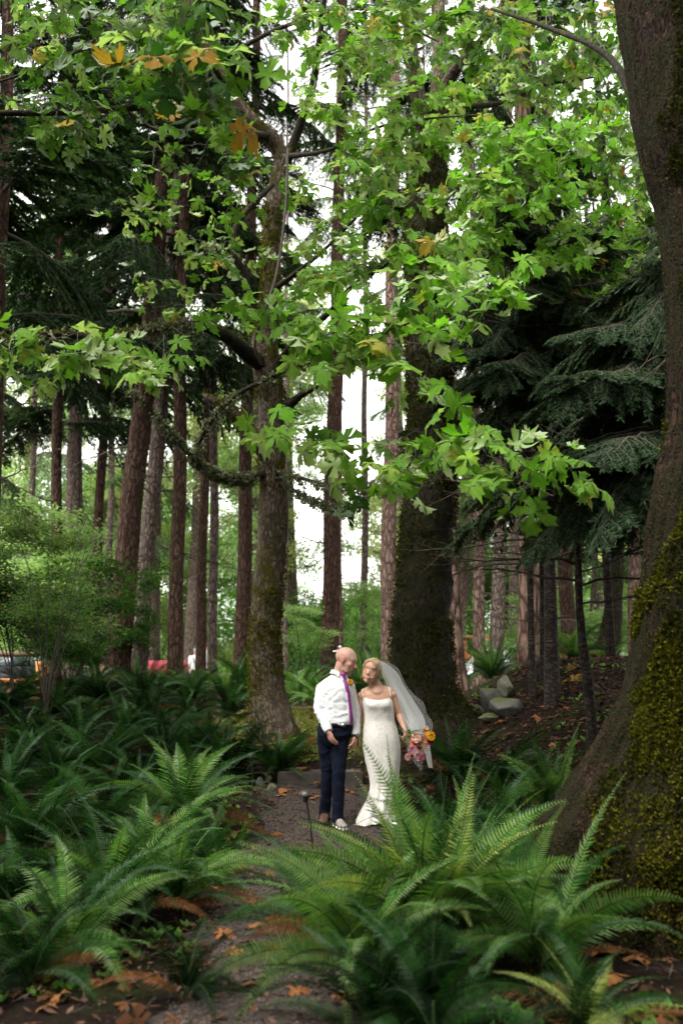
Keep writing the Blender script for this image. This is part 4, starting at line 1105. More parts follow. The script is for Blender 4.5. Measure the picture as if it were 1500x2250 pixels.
def fern(label, px, Y, L, n, mats, seed, group=None, up=0.25, name='sword_fern', off=(0, 0), pos=None):
    r = np.random.RandomState(seed); b = P(px, Y) if pos is None else np.array([pos[0], pos[1], g1(pos[0], pos[1])])
    t = thing(name, label, 'fern', b, group=group)
    for k in range(n):
        u = k / n
        cls = int(np.clip(round((u + r.randn() * .10) * 5 * (1 - up) + (0 if up > .3 else .6)), 0, 5))
        az = k * 2.39996 + r.randn() * .25
        mt = mats[r.randint(len(mats))]
        if cls >= 4 and r.rand() < 0.18: mt = 'fern_brown'
        o = bpy.data.objects.new('frond', frond_mesh(cls, r.randint(5), mt)); COL.objects.link(o); o.parent = t
        s = L * (0.72 + .4 * r.rand()) * (0.85 if cls == 5 else 1)
        o.scale = (s, s * 1.22 * (1 if r.rand() < .5 else -1), s)
        o.location = (r.randn() * .03, r.randn() * .03, 0.0); o.rotation_euler = (r.randn() * .12, 0, az)
    return t
FN = ['fern', 'fern', 'fern_fresh']; FD = ['fern_shade_tone', 'fern_shade_tone', 'fern']; FM = ['fern', 'fern_shade_tone']
fern('big blurred fern in the right foreground with yellowing upright fronds', 945, 5.6, 1.12, 78, ['fern_fresh', 'fern_fresh', 'fern', 'fern_yellow', 'fern_fresh'], 11, up=.42)
fern('foreground fern whose fronds reach left across the path', 790, 5.3, .98, 34, ['fern', 'fern_fresh'], 12, up=.2)
fern('foreground fern leaning against the roots of the mossy right trunk', 1190, 5.3, .98, 40, FN, 13, up=.2)
fern('fern cut off by the bottom right corner', 1290, 4.4, .72, 26, FM + ['fern_yellow'], 14, up=.1)
fern('fern at the bottom edge below the big blurred one', 960, 4.5, .75, 22, FM, 15, up=.1)
fern('lush fern in the left foreground with light green arching fronds', 235, 6.3, 1.02, 58, FN, 16, up=.3)
fern('fern in the left foreground beside the lush one, arching over the path edge', 385, 6.6, .80, 34, FN, 17, up=.22)
fern('fern at the bottom left corner with fronds drooping low', 60, 5.2, .82, 24, FM, 18, up=.1)
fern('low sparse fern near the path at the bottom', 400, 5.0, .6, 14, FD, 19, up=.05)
fern('large fern on the left bank with fronds reaching the gravel path', 400, 9.3, 1.1, 54, FN, 20, up=.25)
fern('broad fern at the left edge behind the lush foreground one', 60, 8.2, 1.05, 44, ['fern', 'fern_shade_tone', 'fern'], 21, up=.2)
fern('fern between the left-edge fern and the large bank fern', 225, 8.9, .95, 28, FM, 22, up=.2)
fern('dark fern at the foot of the mossy maple beside the path', 612, 12.0, 1.0, 34, FM, 23, up=.3)
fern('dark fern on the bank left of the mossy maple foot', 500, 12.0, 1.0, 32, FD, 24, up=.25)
fern('green fern on the slope foot with stiff upright fronds beside the right trunk', 1215, 9.6, .95, 34, ['fern', 'fern_fresh', 'fern'], 25, up=.4)
fern('dark fern below the bouquet at the base of the huge dark trunk', 1010, 11.6, 1.05, 34, FM, 26, up=.2)
fern('dark fern on the slope foot right of the bouquet', 1100, 11.0, .95, 30, FM, 27, up=.25)
fern('dark fern in the shade behind the right foreground ferns', 1080, 8.6, .95, 30, FM, 28, up=.25)
fern('fern just right of the hem of the white dress', 985, 8.9, .8, 26, FM, 29, up=.3)
fern('small fern tuft between the right foreground fern and the mossy roots', 1150, 7.3, .75, 20, FM, 30, up=.2)
fern('leafy fern clump behind the rocks at the foot of the two side-by-side firs', 1082, 18.5, 1.15, 36, FN, 31, up=.45)
fern('fern growing behind the rocks at the foot of the plated fir', 1010, 20.5, 1.0, 26, FN, 32, up=.4)
fern('fern against the reddish fir beyond the bare slope', 1256, 25, 1.3, 26, ['fern_yellow', 'fern'], 33, up=.6)
fern('pale fern at the edge of the bare slope between the saplings', 1262, 16.6, .9, 28, ['fern_fresh', 'fern'], 34, up=.2)
fern('small fern on the crest of the bare slope', 1335, 17.0, .7, 18, FN, 35, up=.3)
fern('bright fern right behind the heads of the couple', 795, 17.5, 1.25, 34, ['fern', 'fern_fresh'], 36, up=.4)
fern('fern behind the bald man at the left', 662, 17.5, 1.15, 32, ['fern', 'fern_fresh'], 37, up=.3)
fern('fern behind the back of the bald man', 700, 15.8, .9, 24, ['fern', 'fern_fresh'], 38, up=.3)
fern('fern in the left foreground corner in front of the lush one', 150, 5.6, .85, 34, FN, 39, up=.15)
fern('fern with light fronds between the lush fern and the bank fern', 330, 7.7, .85, 34, ['fern', 'fern_fresh'], 40, up=.25)
fern('fern low at the left edge near the bottom', 30, 6.4, .9, 34, FM, 41, up=.2)
fern('fern at the path edge left of the blurred fern, fronds over the gravel', 700, 6.0, .75, 26, FN, 42, up=.15)
fern('upright fern behind the big blurred one, right of the dress hem', 1030, 6.8, .95, 36, ['fern', 'fern_fresh'], 43, up=.4)
fern('fern filling the gap before the mossy roots, behind the blurred fern', 1130, 6.2, .9, 34, FN, 44, up=.3)
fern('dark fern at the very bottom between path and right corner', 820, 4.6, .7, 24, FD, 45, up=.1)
fern('dark fern behind the lush left fern at the path side', 470, 7.6, .75, 26, FM, 46, up=.2)
rf = np.random.RandomState(99)
k = 0
for px, Y in [(20, 10.5), (120, 10.8), (215, 11.2), (310, 10.9), (420, 11.4), (60, 12.4), (170, 12.8), (270, 12.9), (370, 13.2), (465, 13.6), (10, 14.2), (110, 14.6), (220, 14.6), (320, 15.2), (420, 15.6), (505, 15.2), (60, 16.8), (180, 17), (-70, 11.5), (-60, 14), (70, 11.6), (165, 11.9), (265, 12.0), (360, 12.2), (460, 12.6), (120, 13.7), (320, 14.1), (410, 14.4), (270, 10.3), (130, 9.9), (20, 9.6), (330, 13.4)]:
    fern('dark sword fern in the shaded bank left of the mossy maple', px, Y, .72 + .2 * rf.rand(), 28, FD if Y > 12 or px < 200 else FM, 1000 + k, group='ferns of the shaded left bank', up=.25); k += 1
for px, Y in [(345, 19), (420, 19.5), (440, 22), (495, 21), (560, 21), (505, 18), (640, 19.5), (600, 24), (370, 24), (690, 22), (820, 21), (770, 24), (300, 20), (550, 18), (200, 21)]:
    fern('green sword fern on the flat among the firs behind the mossy maple', px, Y, .8 + .3 * rf.rand(), 22, FN, 1000 + k, group='ferns on the flat among the firs', up=.4); k += 1
for px, Y in [(960, 22), (1120, 22), (1150, 25), (1200, 23), (1300, 24), (1390, 22)]:
    fern('green sword fern among the firs beyond the bare slope', px, Y, .9 + .2 * rf.rand(), 20, FN, 1000 + k, group='ferns beyond the bare slope', up=.3); k += 1
#SECTION3

# ------------------------------------------------------------------ stones, step, fallen leaves, path lamps
def hit(px, py):
    Ys = np.linspace(3, 40, 1500); d = ray(px, py)
    x = CAMP[0] + d[0] * Ys / d[1]; z = CAMP[2] + d[2] * Ys / d[1]
    k = np.argmax(z < gz(x, Ys))
    return np.array([x[k], Ys[k], g1(x[k], Ys[k])])

ICO = None
def ico(sub):
    import bmesh
    bm = bmesh.new(); bmesh.ops.create_icosphere(bm, subdivisions=sub, radius=1)
    v = np.array([x.co[:] for x in bm.verts]); f = np.array([[q.index for q in x.verts] for x in bm.faces]); bm.free()
    return v, f
IV, IF = ico(4)
def rock_mat(name, c1, c2, moss):
    m, nt, out = new_mat(name); bs = N(nt, 'ShaderNodeBsdfPrincipled'); bs.inputs['Roughness'].default_value = .85
    v = coords(nt); n = noise(nt, v, 9, 8, .7); sp = noise(nt, v, 90, 2)
    c = ramp(nt, n, [(.3, c1), (.7, c2)]); c = mixc(nt, ramp(nt, sp, [(.55, (0, 0, 0)), (.65, (.5,) * 3)]), c, tuple(x * .5 for x in c1))
    g = N(nt, 'ShaderNodeNewGeometry'); sx = N(nt, 'ShaderNodeSeparateXYZ'); nt.links.new(g.outputs['Normal'], sx.inputs[0])
    a = N(nt, 'ShaderNodeMath', operation='MULTIPLY'); nt.links.new(sx.outputs[2], a.inputs[0]); nt.links.new(noise(nt, v, 5, 5), a.inputs[1])
    c = mixc(nt, ramp(nt, a.outputs[0], [(.5 - moss * .3, (0, 0, 0)), (.58 - moss * .3, (1, 1, 1))]), c, (.06, .07, .015)) if moss else c
    b = N(nt, 'ShaderNodeBump'); b.inputs['Strength'].default_value = .7; b.inputs['Distance'].default_value = .02; nt.links.new(n, b.inputs['Height'])
    nt.links.new(b.outputs[0], bs.inputs['Normal']); nt.links.new(c, bs.inputs['Base Color']); nt.links.new(bs.outputs[0], out.inputs[0]); return m
RK_L = rock_mat('rock_light', (.035, .033, .028), (.11, .104, .09), .6)
RK_D = rock_mat('rock_dark', (.05, .05, .045), (.14, .135, .12), .5)
RK_M = rock_mat('rock_mossy', (.10, .10, .06), (.24, .23, .17), .8)
def rock(label, px, Y, w, h, mat, seed, name='rock', group=None, sink=.25, deep=.9, base=None):
    b = P(px, Y) if base is None else hit(px, base); Y = b[1]; k = ppm(1500, Y); rx, rz = w / k / 1.75, h / k / 1.85
    n = fbm(IV * 1.3 + seed * 7, 3, seed) - .5; n2 = fbm(IV * 4 + seed, 2, seed + 2) - .5
    v = IV * (1 + .55 * n + .12 * n2)[:, None]
    for j in range(13):   # flat faces
        rr_ = np.random.RandomState(seed * 10 + j); d = rr_.randn(3); d /= np.linalg.norm(d); o = .60 + .25 * rr_.rand()
        over = np.maximum(0, v @ d - o); v -= over[:, None] * d * .9
    v = v * [rx, rx * deep, rz]
    o = MB().add(v, IF).build(name, mat, None, loc=b + [0, 0, rz * (1 - sink * 2)])
    o.rotation_euler = (0, 0, seed)
    return tag(o, label, 'rock', group)
rock('pale grey boulder, largest light one in the pile beside the bare slope', 1083, 15.6, 64, 62, RK_L, 1, base=1556)
rock('dark squat boulder lying in front of the pale one beside the slope', 1118, 14.9, 86, 50, RK_D, 2, base=1568)
rock('small moss-topped stone wedged on top of the boulder pile', 1108, 15.9, 36, 50, RK_M, 3, sink=0.0, base=1535)
rock('low grey stone left of the pale boulder by the dark trunk roots', 1040, 15.0, 56, 36, RK_L, 4, base=1572)
rock('small dark stone half buried left of the boulder pile', 1012, 15.3, 36, 24, RK_D, 5, base=1575)
rock('flat mossy stone under the dark squat boulder', 1076, 14.4, 46, 22, RK_M, 6, base=1585)
rock('round speckled stone standing on edge near the garden step', 590, 11.75, 18, 17, RK_L, 7, sink=-.1, deep=.5)
rock('angular lichen-covered stone block at the left end of the step', 597, 11.45, 24, 22, RK_M, 8)
rock('brown rounded stone beside the speckled stone near the step', 571, 11.7, 22, 24, RK_D, 9)
rock('pale boulder beyond the slope beside the curved mossy trunk', 1312, 21.5, 44, 36, RK_L, 10, sink=.1)
rock('low pale stone in front of the far boulder beyond the slope', 1296, 20.5, 28, 18, RK_L, 11, sink=.1)
rock('mossy stone between the curved trunk and the foreground maple', 1384, 20.0, 32, 32, RK_M, 12, sink=.1)
rock('dark mossy stone nearly hidden at the edge of the foreground maple', 1400, 22.5, 40, 40, RK_D, 13, sink=.0)
rock('small pale stone at the foot of the reddish fir with the fern', 1228, 22.0, 20, 12, RK_L, 14)
rock('small white stone at the foot of the straight brown fir', 417, 19.5, 12, 9, RK_L, 15)

# garden step: one long stone block across the path
import bmesh
def bevel_box(sx, sy, sz, bev, seg=2, noise_amp=0.0, seed=0, cuts=0):
    bm = bmesh.new(); bmesh.ops.create_cube(bm, size=1); bmesh.ops.scale(bm, vec=(sx, sy, sz), verts=bm.verts)
    if bev: bmesh.ops.bevel(bm, geom=bm.edges[:], offset=bev, segments=seg, affect='EDGES')
    if cuts: bmesh.ops.subdivide_edges(bm, edges=bm.edges[:], cuts=cuts, use_grid_fill=True)
    bmesh.ops.triangulate(bm, faces=[f for f in bm.faces if len(f.verts) > 4])
    v = np.array([x.co[:] for x in bm.verts]); fl = {}
    for f in bm.faces: fl.setdefault(len(f.verts), []).append([q.index for q in f.verts])
    bm.free()
    if noise_amp: v = v + (np.stack([fbm(v * 9 + k * 5, 3, seed + k) for k in range(3)], -1) - .5) * noise_amp
    return v, {k: np.array(x) for k, x in fl.items()}
def add_box(mb, c, size, bev=0.01, mi=0, rot=None, **kw):
    v, fl = bevel_box(*size, bev, **kw)
    if rot is not None: v = v @ np.array(rot).T
    n0 = mb.n; first = True
    for k, f in fl.items():
        if first: mb.add(v + np.asarray(c), f, mi); first = False
        else: mb.order.append((f + n0, mi))
def RZ(a): return [[math.cos(a), -math.sin(a), 0], [math.sin(a), math.cos(a), 0], [0, 0, 1]]
def RX(a): return [[1, 0, 0], [0, math.cos(a), -math.sin(a)], [0, math.sin(a), math.cos(a)]]
sL = W(608, 1700, 11.7)
mb = MB(); add_box(mb, (0, 0, 0), (.98, .30, .20), .012, noise_amp=.02, cuts=4, seed=3)
stp = mb.build('garden_step', plain('step_stone', (.055, .043, .037), .85, nscale=14, namt=.4, bump=.6, bscale=60), None, sm=False, loc=(sL[0] + .49, 11.86, g1(sL[0] + .5, 11.75) + .045))
stp.rotation_euler = (0, 0, R(4)); tag(stp, 'long low grey-brown stone step across the path behind the bald man', 'step')
step_top = stp.location.z + .1

def fallen(label, px, py, s, kind='leaf_fallen', group=None, z=None, up=.35, seed=0, name='fallen_leaf'):
    r = np.random.RandomState(seed + int(px * 7 + py)); p = hit(px, py)
    if z is not None: p = W(px, py, 11.82); p[2] = z
    nv = np.array([r.randn() * up, r.randn() * up - .2, 1.]); a = r.rand() * 6.28
    o = put_leaf(name, leaf_mesh(kind, [1, 2, 4, 3][r.randint(4)]), p + [0, 0, .03], np.array([math.cos(a), math.sin(a), .1]), nv, s)
    return tag(o, label, 'leaf', group)
fallen('large curled orange maple leaf resting on the stone step', 678, 1682, .19, z=step_top + .02, up=.6)
fallen('small pale orange leaf on the edge of the stone step', 663, 1688, .10, z=step_top + .02, up=.3)
fallen('orange leaf lying on the dark bank above the stone step', 627, 1664, .15)
fallen('tiny yellow leaf beside the lichen-covered stone block', 576, 1703, .10)
fallen('curled orange leaf on the gravel between step and path lamp', 612, 1739, .17)
fallen('orange leaf beside the cap of the front path lamp', 655, 1750, .14)
fallen('ragged orange leaf right behind the legs of the bald man', 701, 1728, .20)
fallen('pale orange leaf cluster on the path between the two people', 785, 1695, .18)
fallen('orange leaf between the trouser leg and the white dress', 760, 1742, .18)
fallen('pale brown leaf on the moss right of the white dress', 893, 1755, .22)
fallen('orange leaf alone on the gravel left of the lamp stake', 618, 1838, .13)
fallen('pale leaf on the mossy clearing behind the bald man', 680, 1568, .22)
fallen('yellow leaf on the ground behind the trousers of the bald man', 690, 1627, .12)
fallen('yellow leaf at the foot of the thickest ringed hemlock', 1255, 1497, .2, 'leaf_autumn')
for k, (px, py) in enumerate([(540, 1828), (520, 1835), (495, 1845), (548, 1868), (525, 1905), (568, 1905), (640, 1960), (470, 1960), (555, 1990), (690, 1905), (600, 1880), (470, 1870), (700, 1755), (683, 1760), (612, 1755), (660, 1890), (585, 1930), (610, 2030), (480, 2060), (560, 2050), (650, 2045), (520, 2100), (320, 1788), (560, 2180), (640, 2190), (210, 2170), (100, 2230), (60, 2190), (130, 2200), (350, 2160), (430, 2180), (720, 1700), (735, 1760)]):
    fallen('orange-brown maple leaf lying flat on the gravel path', px, py, .065 + .06 * ((k * 37) % 10) / 10, group='fallen leaves on the gravel path', seed=k)
for k, (px, py) in enumerate([(1080, 1610), (1180, 1580), (1210, 1640), (1240, 1560), (1150, 1650), (1010, 1640), (1250, 1500), (1220, 1470), (1265, 1470), (1290, 1440), (1160, 1690), (1110, 1590), (1290, 1560), (1230, 1690)]):
    fallen('orange-brown leaf lying on the bare brown slope', px, py, .11 + .05 * (k % 3) / 3, group='fallen leaves on the bare slope', seed=k)
for k, (px, py) in enumerate([(1030, 2040), (1015, 2055), (1340, 2110), (1400, 2120), (1330, 2150), (1440, 2060), (780, 2080), (750, 2200), (1160, 2200), (1240, 2180), (1010, 1850), (1150, 1850)]):
    fallen('dry brown leaf lodged under the right foreground ferns', px, py, .13, group='leaves under the right foreground ferns', seed=k)
# soggy leaf carpet nobody could count
lv, lf3, lf4 = [], [], []; r = np.random.RandomState(8); mb = MB()
for k in range(900):
    y = 3.2 + 14 * r.rand(); x = (r.rand() - .5) * (y * .72 + 1.5)
    if abs(x - path_center(y)) < path_half(y) * .8 and r.rand() < .75: continue
    v, f3, f4 = LEAFG[r.randint(6)]; a = r.rand() * 6.28
    xx, yy, zz = basis([math.cos(a), math.sin(a), 0], [r.randn() * .3, r.randn() * .3, 1]); n0 = mb.n
    mb.add(v * [1, 1, .5] @ np.stack([xx, yy, zz]) * (.06 + .09 * r.rand()) + [x, y, g1(x, y) + .02], f3); mb.order.append((f4 + n0, 0))
tag(mb.build('leaf_litter', M['leaf_rotten']), kind='stuff')
# low ground cover: small herbs and moss sprigs
def herbs(n, seed, name, mat, size, fxy):
    r = np.random.RandomState(seed); x, y = fxy(r, n); z = gz(x, y)
    V = []
    for k in range(5):
        a = r.rand(n) * 6.28; d = np.stack([np.cos(a) * .8, np.sin(a) * .8, .3 + r.rand(n)], -1); d /= np.linalg.norm(d, axis=1, keepdims=True)
        w = np.stack([-np.sin(a), np.cos(a), 0 * a], -1); s = (size * (.5 + r.rand(n)))[:, None]; p = np.stack([x, y, z], -1)
        V.append(np.stack([p, p + d * s * .55 + w * s * .28, p + d * s, p + d * s * .55 - w * s * .28], 1))
    v = np.concatenate(V).reshape(-1, 3); f = (np.arange(len(v) // 4) * 4)[:, None] + np.arange(4)[None]
    return tag(MB().add(v, f).build(name, mat), kind='stuff')
def patch(r, n):
    y = 3.5 + 15 * r.rand(n * 4); x = (r.rand(n * 4) - .5) * (y * .75 + 1)
    k = (fbm(np.stack([x * 1.4, y * 1.4, x * 0], -1), 3, 31) > .53) & (np.abs(x - path_center(y)) > path_half(y) * .95)
    return x[k][:n], y[k][:n]
herbs(7000, 31, 'ground_moss', M['moss_dark'], .028, patch)
def clearing(r, n):
    a = r.rand(n) * 6.28; q = np.sqrt(r.rand(n)); return -.65 + 1.2 * q * np.cos(a), 14.4 + 1.7 * q * np.sin(a)
herbs(6000, 32, 'mossy_grass', leaf_mat('clearing_grass', (.09, .11, .025), (.20, .20, .06), trans=.3, gloss=0), .03, clearing)
herbs(1500, 33, 'seedlings', M['backleaf_mid'], .05, patch)

def lathe(mb, prof, c, sides=24, mi=0):
    prof = np.array(prof, float); th = np.linspace(0, 2 * math.pi, sides, endpoint=False)
    v = np.stack([prof[:, 0][:, None] * np.cos(th), prof[:, 0][:, None] * np.sin(th), np.repeat(prof[:, 1][:, None], sides, 1)], -1).reshape(-1, 3) + np.asarray(c)
    n = len(prof); i = np.arange(n - 1)[:, None] * sides; j = np.arange(sides)[None]; jn = (j + 1) % sides
    mb.add(v, np.stack([i + j, i + jn, i + sides + jn, i + sides + j], -1).reshape(-1, 4), mi)
bronze = plain('dark_bronze', (.045, .038, .036), .45, metal=.6, nscale=20, namt=.4)
def path_lamp(label, px, Y, H, rc, lean):
    b = P(px, Y); t = thing('path_lamp', label, 'garden lamp', b)
    top = np.array([lean, 0, H])
    mb = MB(); add_tube(mb, np.array([[0, 0, -.05], top * .5, top]), .011, 10); mb.build('stake', bronze, t)
    mb = MB(); lathe(mb, [(.0, .045), (.3 * rc, .042), (.65 * rc, .030), (.9 * rc, .012), (rc, -.006), (.98 * rc, -.014), (.5 * rc, -.010), (.2 * rc, -.03), (.0, -.03)], top, 28); mb.build('cap', bronze, t)
    mb = MB(); lathe(mb, [(.018, -.06), (.024, -.045), (.024, -.02), (.01, -.01)], top, 16); mb.build('socket', bronze, t)
path_lamp('dark mushroom-capped path lamp on a leaning stake left of the trouser legs', 690, 8.8, .46, .062, -.075)
path_lamp('second dark mushroom-capped lamp, low among ferns at the mossy maple foot', 556, 11.7, .34, .055, -.02)

# ------------------------------------------------------------------ timber rails, vehicles and people far behind
orange = plain('orange_timber', (.42, .17, .05), .75, nscale=12, namt=.35, bump=.4, bscale=30)
oldlog = plain('mossy_log', (.10, .07, .035), .9, nscale=8, namt=.5, bump=.6, bscale=25)
def log(mb, a, b, r0, seed=0, sides=14):
    q = np.linspace(0, 1, 12)[:, None]; p = np.asarray(a) + (np.asarray(b) - np.asarray(a)) * q
    v, f = tube(p, r0, sides, lambda th, s: 1 + .2 * (fbm(np.stack([np.cos(th), np.sin(th), s * 2], -1), 2, seed) - .5))
    n = len(v); mb.add(np.vstack([v, p[0], p[-1]]), f)
    k = np.arange(sides); mb.order.append((np.stack([(k + 1) % sides, k, np.full(sides, n)], -1) + mb.n - n - 2, 0)); mb.order.append((np.stack([n - sides + k, n - sides + (k + 1) % sides, np.full(sides, n + 1)], -1) + mb.n - n - 2, 0))
bF = P(88, 24); t = thing('log_rail_fence', 'timber rail fence with one orange post and orange lower rail among the left shrubs', 'fence', bF)
def T(p): return np.asarray(p) - np.array(t.location)
mb = MB(); log(mb, T(W(88, 1530, 24)), T(W(88, 1452, 24)), .10, 1); mb.build('post', orange, t)
mb = MB(); log(mb, T(W(99, 1530, 24.1)), T(W(98, 1462, 24.1)), .08, 2); mb.build('post', orange, t)
mb = MB(); log(mb, T(W(-160, 1490, 23.9)), T(W(80, 1498, 23.9)), .055, 3); mb.build('rail', orange, t)
mb = MB(); log(mb, T(W(-160, 1438, 24.2)), T(W(110, 1436, 24.2)), .07, 4); mb.build('rail', oldlog, t)
mb = MB(); add_box(mb, T(W(-40, 1518, 24)), (3.2, .12, .32), .01, noise_amp=.02, cuts=2); mb.build('base_board', oldlog, t)
bF = P(1020, 36); t = thing('timber_gate_frame', 'orange timber frame seen between the pale fir and the dark mossy trunk', 'gate', bF)
mb = MB(); log(mb, T(W(1021, 1452, 36)), T(W(1020, 1408, 36)), .085, 5); mb.build('post', orange, t)
mb = MB(); log(mb, T(W(1022, 1399, 36)), T(W(1078, 1401, 36)), .05, 6); mb.build('rail', orange, t)
mb = MB(); log(mb, T(W(1076, 1452, 36)), T(W(1076, 1396, 36)), .07, 7); mb.build('post', orange, t)
mb = MB(); add_box(mb, T(W(1031, 1443, 35.9)), (.18, .12, .2), .01); mb.build('block', orange, t)

glassm = plain('car_glass', (.05, .07, .08), .08, spec=.8)
rubber = plain('tyre_rubber', (.02, .02, .02), .8); chrome = plain('wheel_rim', (.5, .5, .52), .3, metal=.9)
def extrude_profile(pts, y0, y1, bev):
    bm = bmesh.new(); vs_ = [bm.verts.new((x, y0, z)) for x, z in pts]; f = bm.faces.new(vs_)
    e = bmesh.ops.extrude_face_region(bm, geom=[f]); bmesh.ops.translate(bm, vec=(0, y1 - y0, 0), verts=[g for g in e['geom'] if isinstance(g, bmesh.types.BMVert)])
    bmesh.ops.recalc_face_normals(bm, faces=bm.faces[:]); bmesh.ops.bevel(bm, geom=bm.edges[:], offset=bev, segments=3, affect='EDGES'); bmesh.ops.triangulate(bm, faces=bm.faces[:])
    v = np.array([x.co[:] for x in bm.verts]); ff = np.array([[q.index for q in x.verts] for x in bm.faces]); bm.free(); return v, ff
def vehicle(name, label, cat, px, Y, yaw, paint, body, cab, win, wheels, L, lights=True, zoff=0):
    b = P(px, Y); t = thing(name, label, cat, b + [0, 0, zoff], yaw)
    def prt(nm, pts, y0, y1, m, bev=.03, parent=t):
        v, f = extrude_profile(pts, y0, y1, bev); return MB().add(v, f).build(nm, m, parent)
    prt('body', body, -.92, .92, paint, .05)
    if cab: prt('cab', cab, -.80, .80, paint, .08)
    for w in win:
        prt('window', w, -.83, -.805, glassm, .005); prt('window', w, .805, .83, glassm, .005)
    for wx in wheels:
        for sy in (-.86, .86):
            mb = MB(); lathe(mb, [(.20, -.1), (.34, -.11), (.37, -.06), (.37, .06), (.34, .11), (.20, .1)], (0, 0, 0), 24)
            w = mb.build('wheel', rubber, t, loc=(wx, sy, .37)); w.rotation_euler = (R(90), 0, 0)
            mb = MB(); lathe(mb, [(0, .09), (.08, .10), (.19, .07), (.21, .1), (.21, -.1), (0, -.09)], (0, 0, 0), 20); mb.build('rim', chrome, w)
    z = max(p[1] for p in body) - .18
    for sy in (-.8, .8):
        mb = MB(); add_box(mb, (L / 2 + .0, sy, z), (.06, .16, .34), .01); mb.build('taillight', plain('taillight', (.6, .02, .03), .3) if 'taillight' not in bpy.data.materials else bpy.data.materials['taillight'], t)
        mb = MB(); add_box(mb, (-L / 2 - .0, sy, z - .05), (.06, .30, .18), .01); mb.build('headlight', chrome, t)
    return t
redp = plain('red_paint', (.32, .012, .035), .28, coat=.8); darkp = plain('dark_paint', (.02, .022, .025), .3, coat=.8); whitep = plain('white_paint', (.75, .76, .78), .3, coat=.6)
pickup_body = [(-2.75, .45), (2.75, .50), (2.78, 1.22), (.55, 1.22), (-1.0, 1.18), (-2.55, 1.10), (-2.75, .95)]
pickup_cab = [(-1.35, 1.14), (.55, 1.18), (.45, 1.80), (-.65, 1.84), (-1.3, 1.25)]
vehicle('pickup_truck', 'dark red pickup truck parked behind the leaning pair of firs', 'truck', 255, 41, R(8), redp, pickup_body, pickup_cab, [[(-1.0, 1.25), (-.15, 1.25), (-.15, 1.72), (-.62, 1.74)], [(-.05, 1.25), (.42, 1.25), (.36, 1.72), (-.05, 1.73)]], (-1.85, 1.75), 5.5, zoff=.1)
sedan_body = [(-2.3, .35), (2.25, .35), (2.3, .92), (1.5, 1.0), (-1.2, .98), (-2.2, .82)]
sedan_cab = [(-1.25, .95), (1.5, .97), (.95, 1.42), (-.45, 1.45)]
sw = [[(-.95, 1.0), (.15, 1.0), (.15, 1.38), (-.42, 1.38)], [(.22, 1.0), (1.2, 1.0), (.88, 1.36), (.22, 1.37)]]
vehicle('parked_car', 'dark parked car with red taillight behind the log rail fence', 'car', 52, 34, R(15), darkp, sedan_body, sedan_cab, sw, (-1.4, 1.4), 4.55)
vehicle('parked_car', 'white parked vehicle behind the orange timber frame', 'car', 1092, 46, R(-10), whitep, [(-2.4, .4), (2.4, .4), (2.42, 1.1), (-1.5, 1.08), (-2.35, .95)], [(-1.55, 1.0), (2.4, 1.05), (2.25, 1.85), (-.7, 1.86)], [[(-1.1, 1.12), (.3, 1.12), (.3, 1.72), (-.65, 1.72)], [(.4, 1.12), (2.1, 1.12), (2.0, 1.72), (.4, 1.72)]], (-1.5, 1.5), 4.8)
vehicle('parked_car', 'dark car just visible left of the wide plated fir', 'car', 1150, 41, R(5), darkp, sedan_body, sedan_cab, sw, (-1.4, 1.4), 4.55)

# small white marker behind the man
b = P(741, 21); t = thing('plant_marker', 'small white marker with a round top just behind the bald head', 'marker', b)
wm = plain('white_plastic', (.75, .75, .74), .5)
top = W(741, 1424, 21) - b
mb = MB(); add_tube(mb, np.array([[0, 0, -.05], [0, 0, top[2] - .02]]), .012, 8); mb.build('stake', wm, t)
mb = MB(); add_box(mb, (-.05, 0, W(735, 1431, 21)[2] - b[2]), (.09, .01, .03), .004); mb.build('plate', wm, t)
mb = MB(); mb.add(IV * .035 + [.05, 0, W(747, 1422, 21)[2] - b[2]], IF); mb.build('knob', wm, t)

# ------------------------------------------------------------------ people
def capsule(p0, p1, r0, r1, sides=14, flat=None):
    p0, p1 = np.asarray(p0, float), np.asarray(p1, float); d = p1 - p0; L = np.linalg.norm(d) + 1e-6; d = d / L
    ref = np.array([0, 1., 0]) if abs(d[1]) < .9 else np.array([1., 0, 0])
    a = np.cross(ref, d); a /= np.linalg.norm(a); b = np.cross(d, a)
    ph = np.linspace(0, math.pi / 2, 6)
    s = [(-math.cos(x) * r0, math.sin(x) * r0) for x in ph] + [(L + math.sin(x) * r1, math.cos(x) * r1) for x in ph]
    th = np.linspace(0, 2 * math.pi, sides, endpoint=False)
    V = []
    for z, r in s:
        r = max(r, 1e-5)
        V.append(p0 + d * z + r * (np.cos(th)[:, None] * a + np.sin(th)[:, None] * b))
    V = np.concatenate(V); n = len(s)
    i = np.arange(n - 1)[:, None] * sides; j = np.arange(sides)[None]; jn = (j + 1) % sides
    f = np.stack([i + j, i + jn, i + sides + jn, i + sides + j], -1).reshape(-1, 4)
    return V, f
def ell(c, rad, rot=None):
    v = IV * np.asarray(rad)
    if rot is not None: v = v @ np.asarray(rot).T
    return v + np.asarray(c), IF
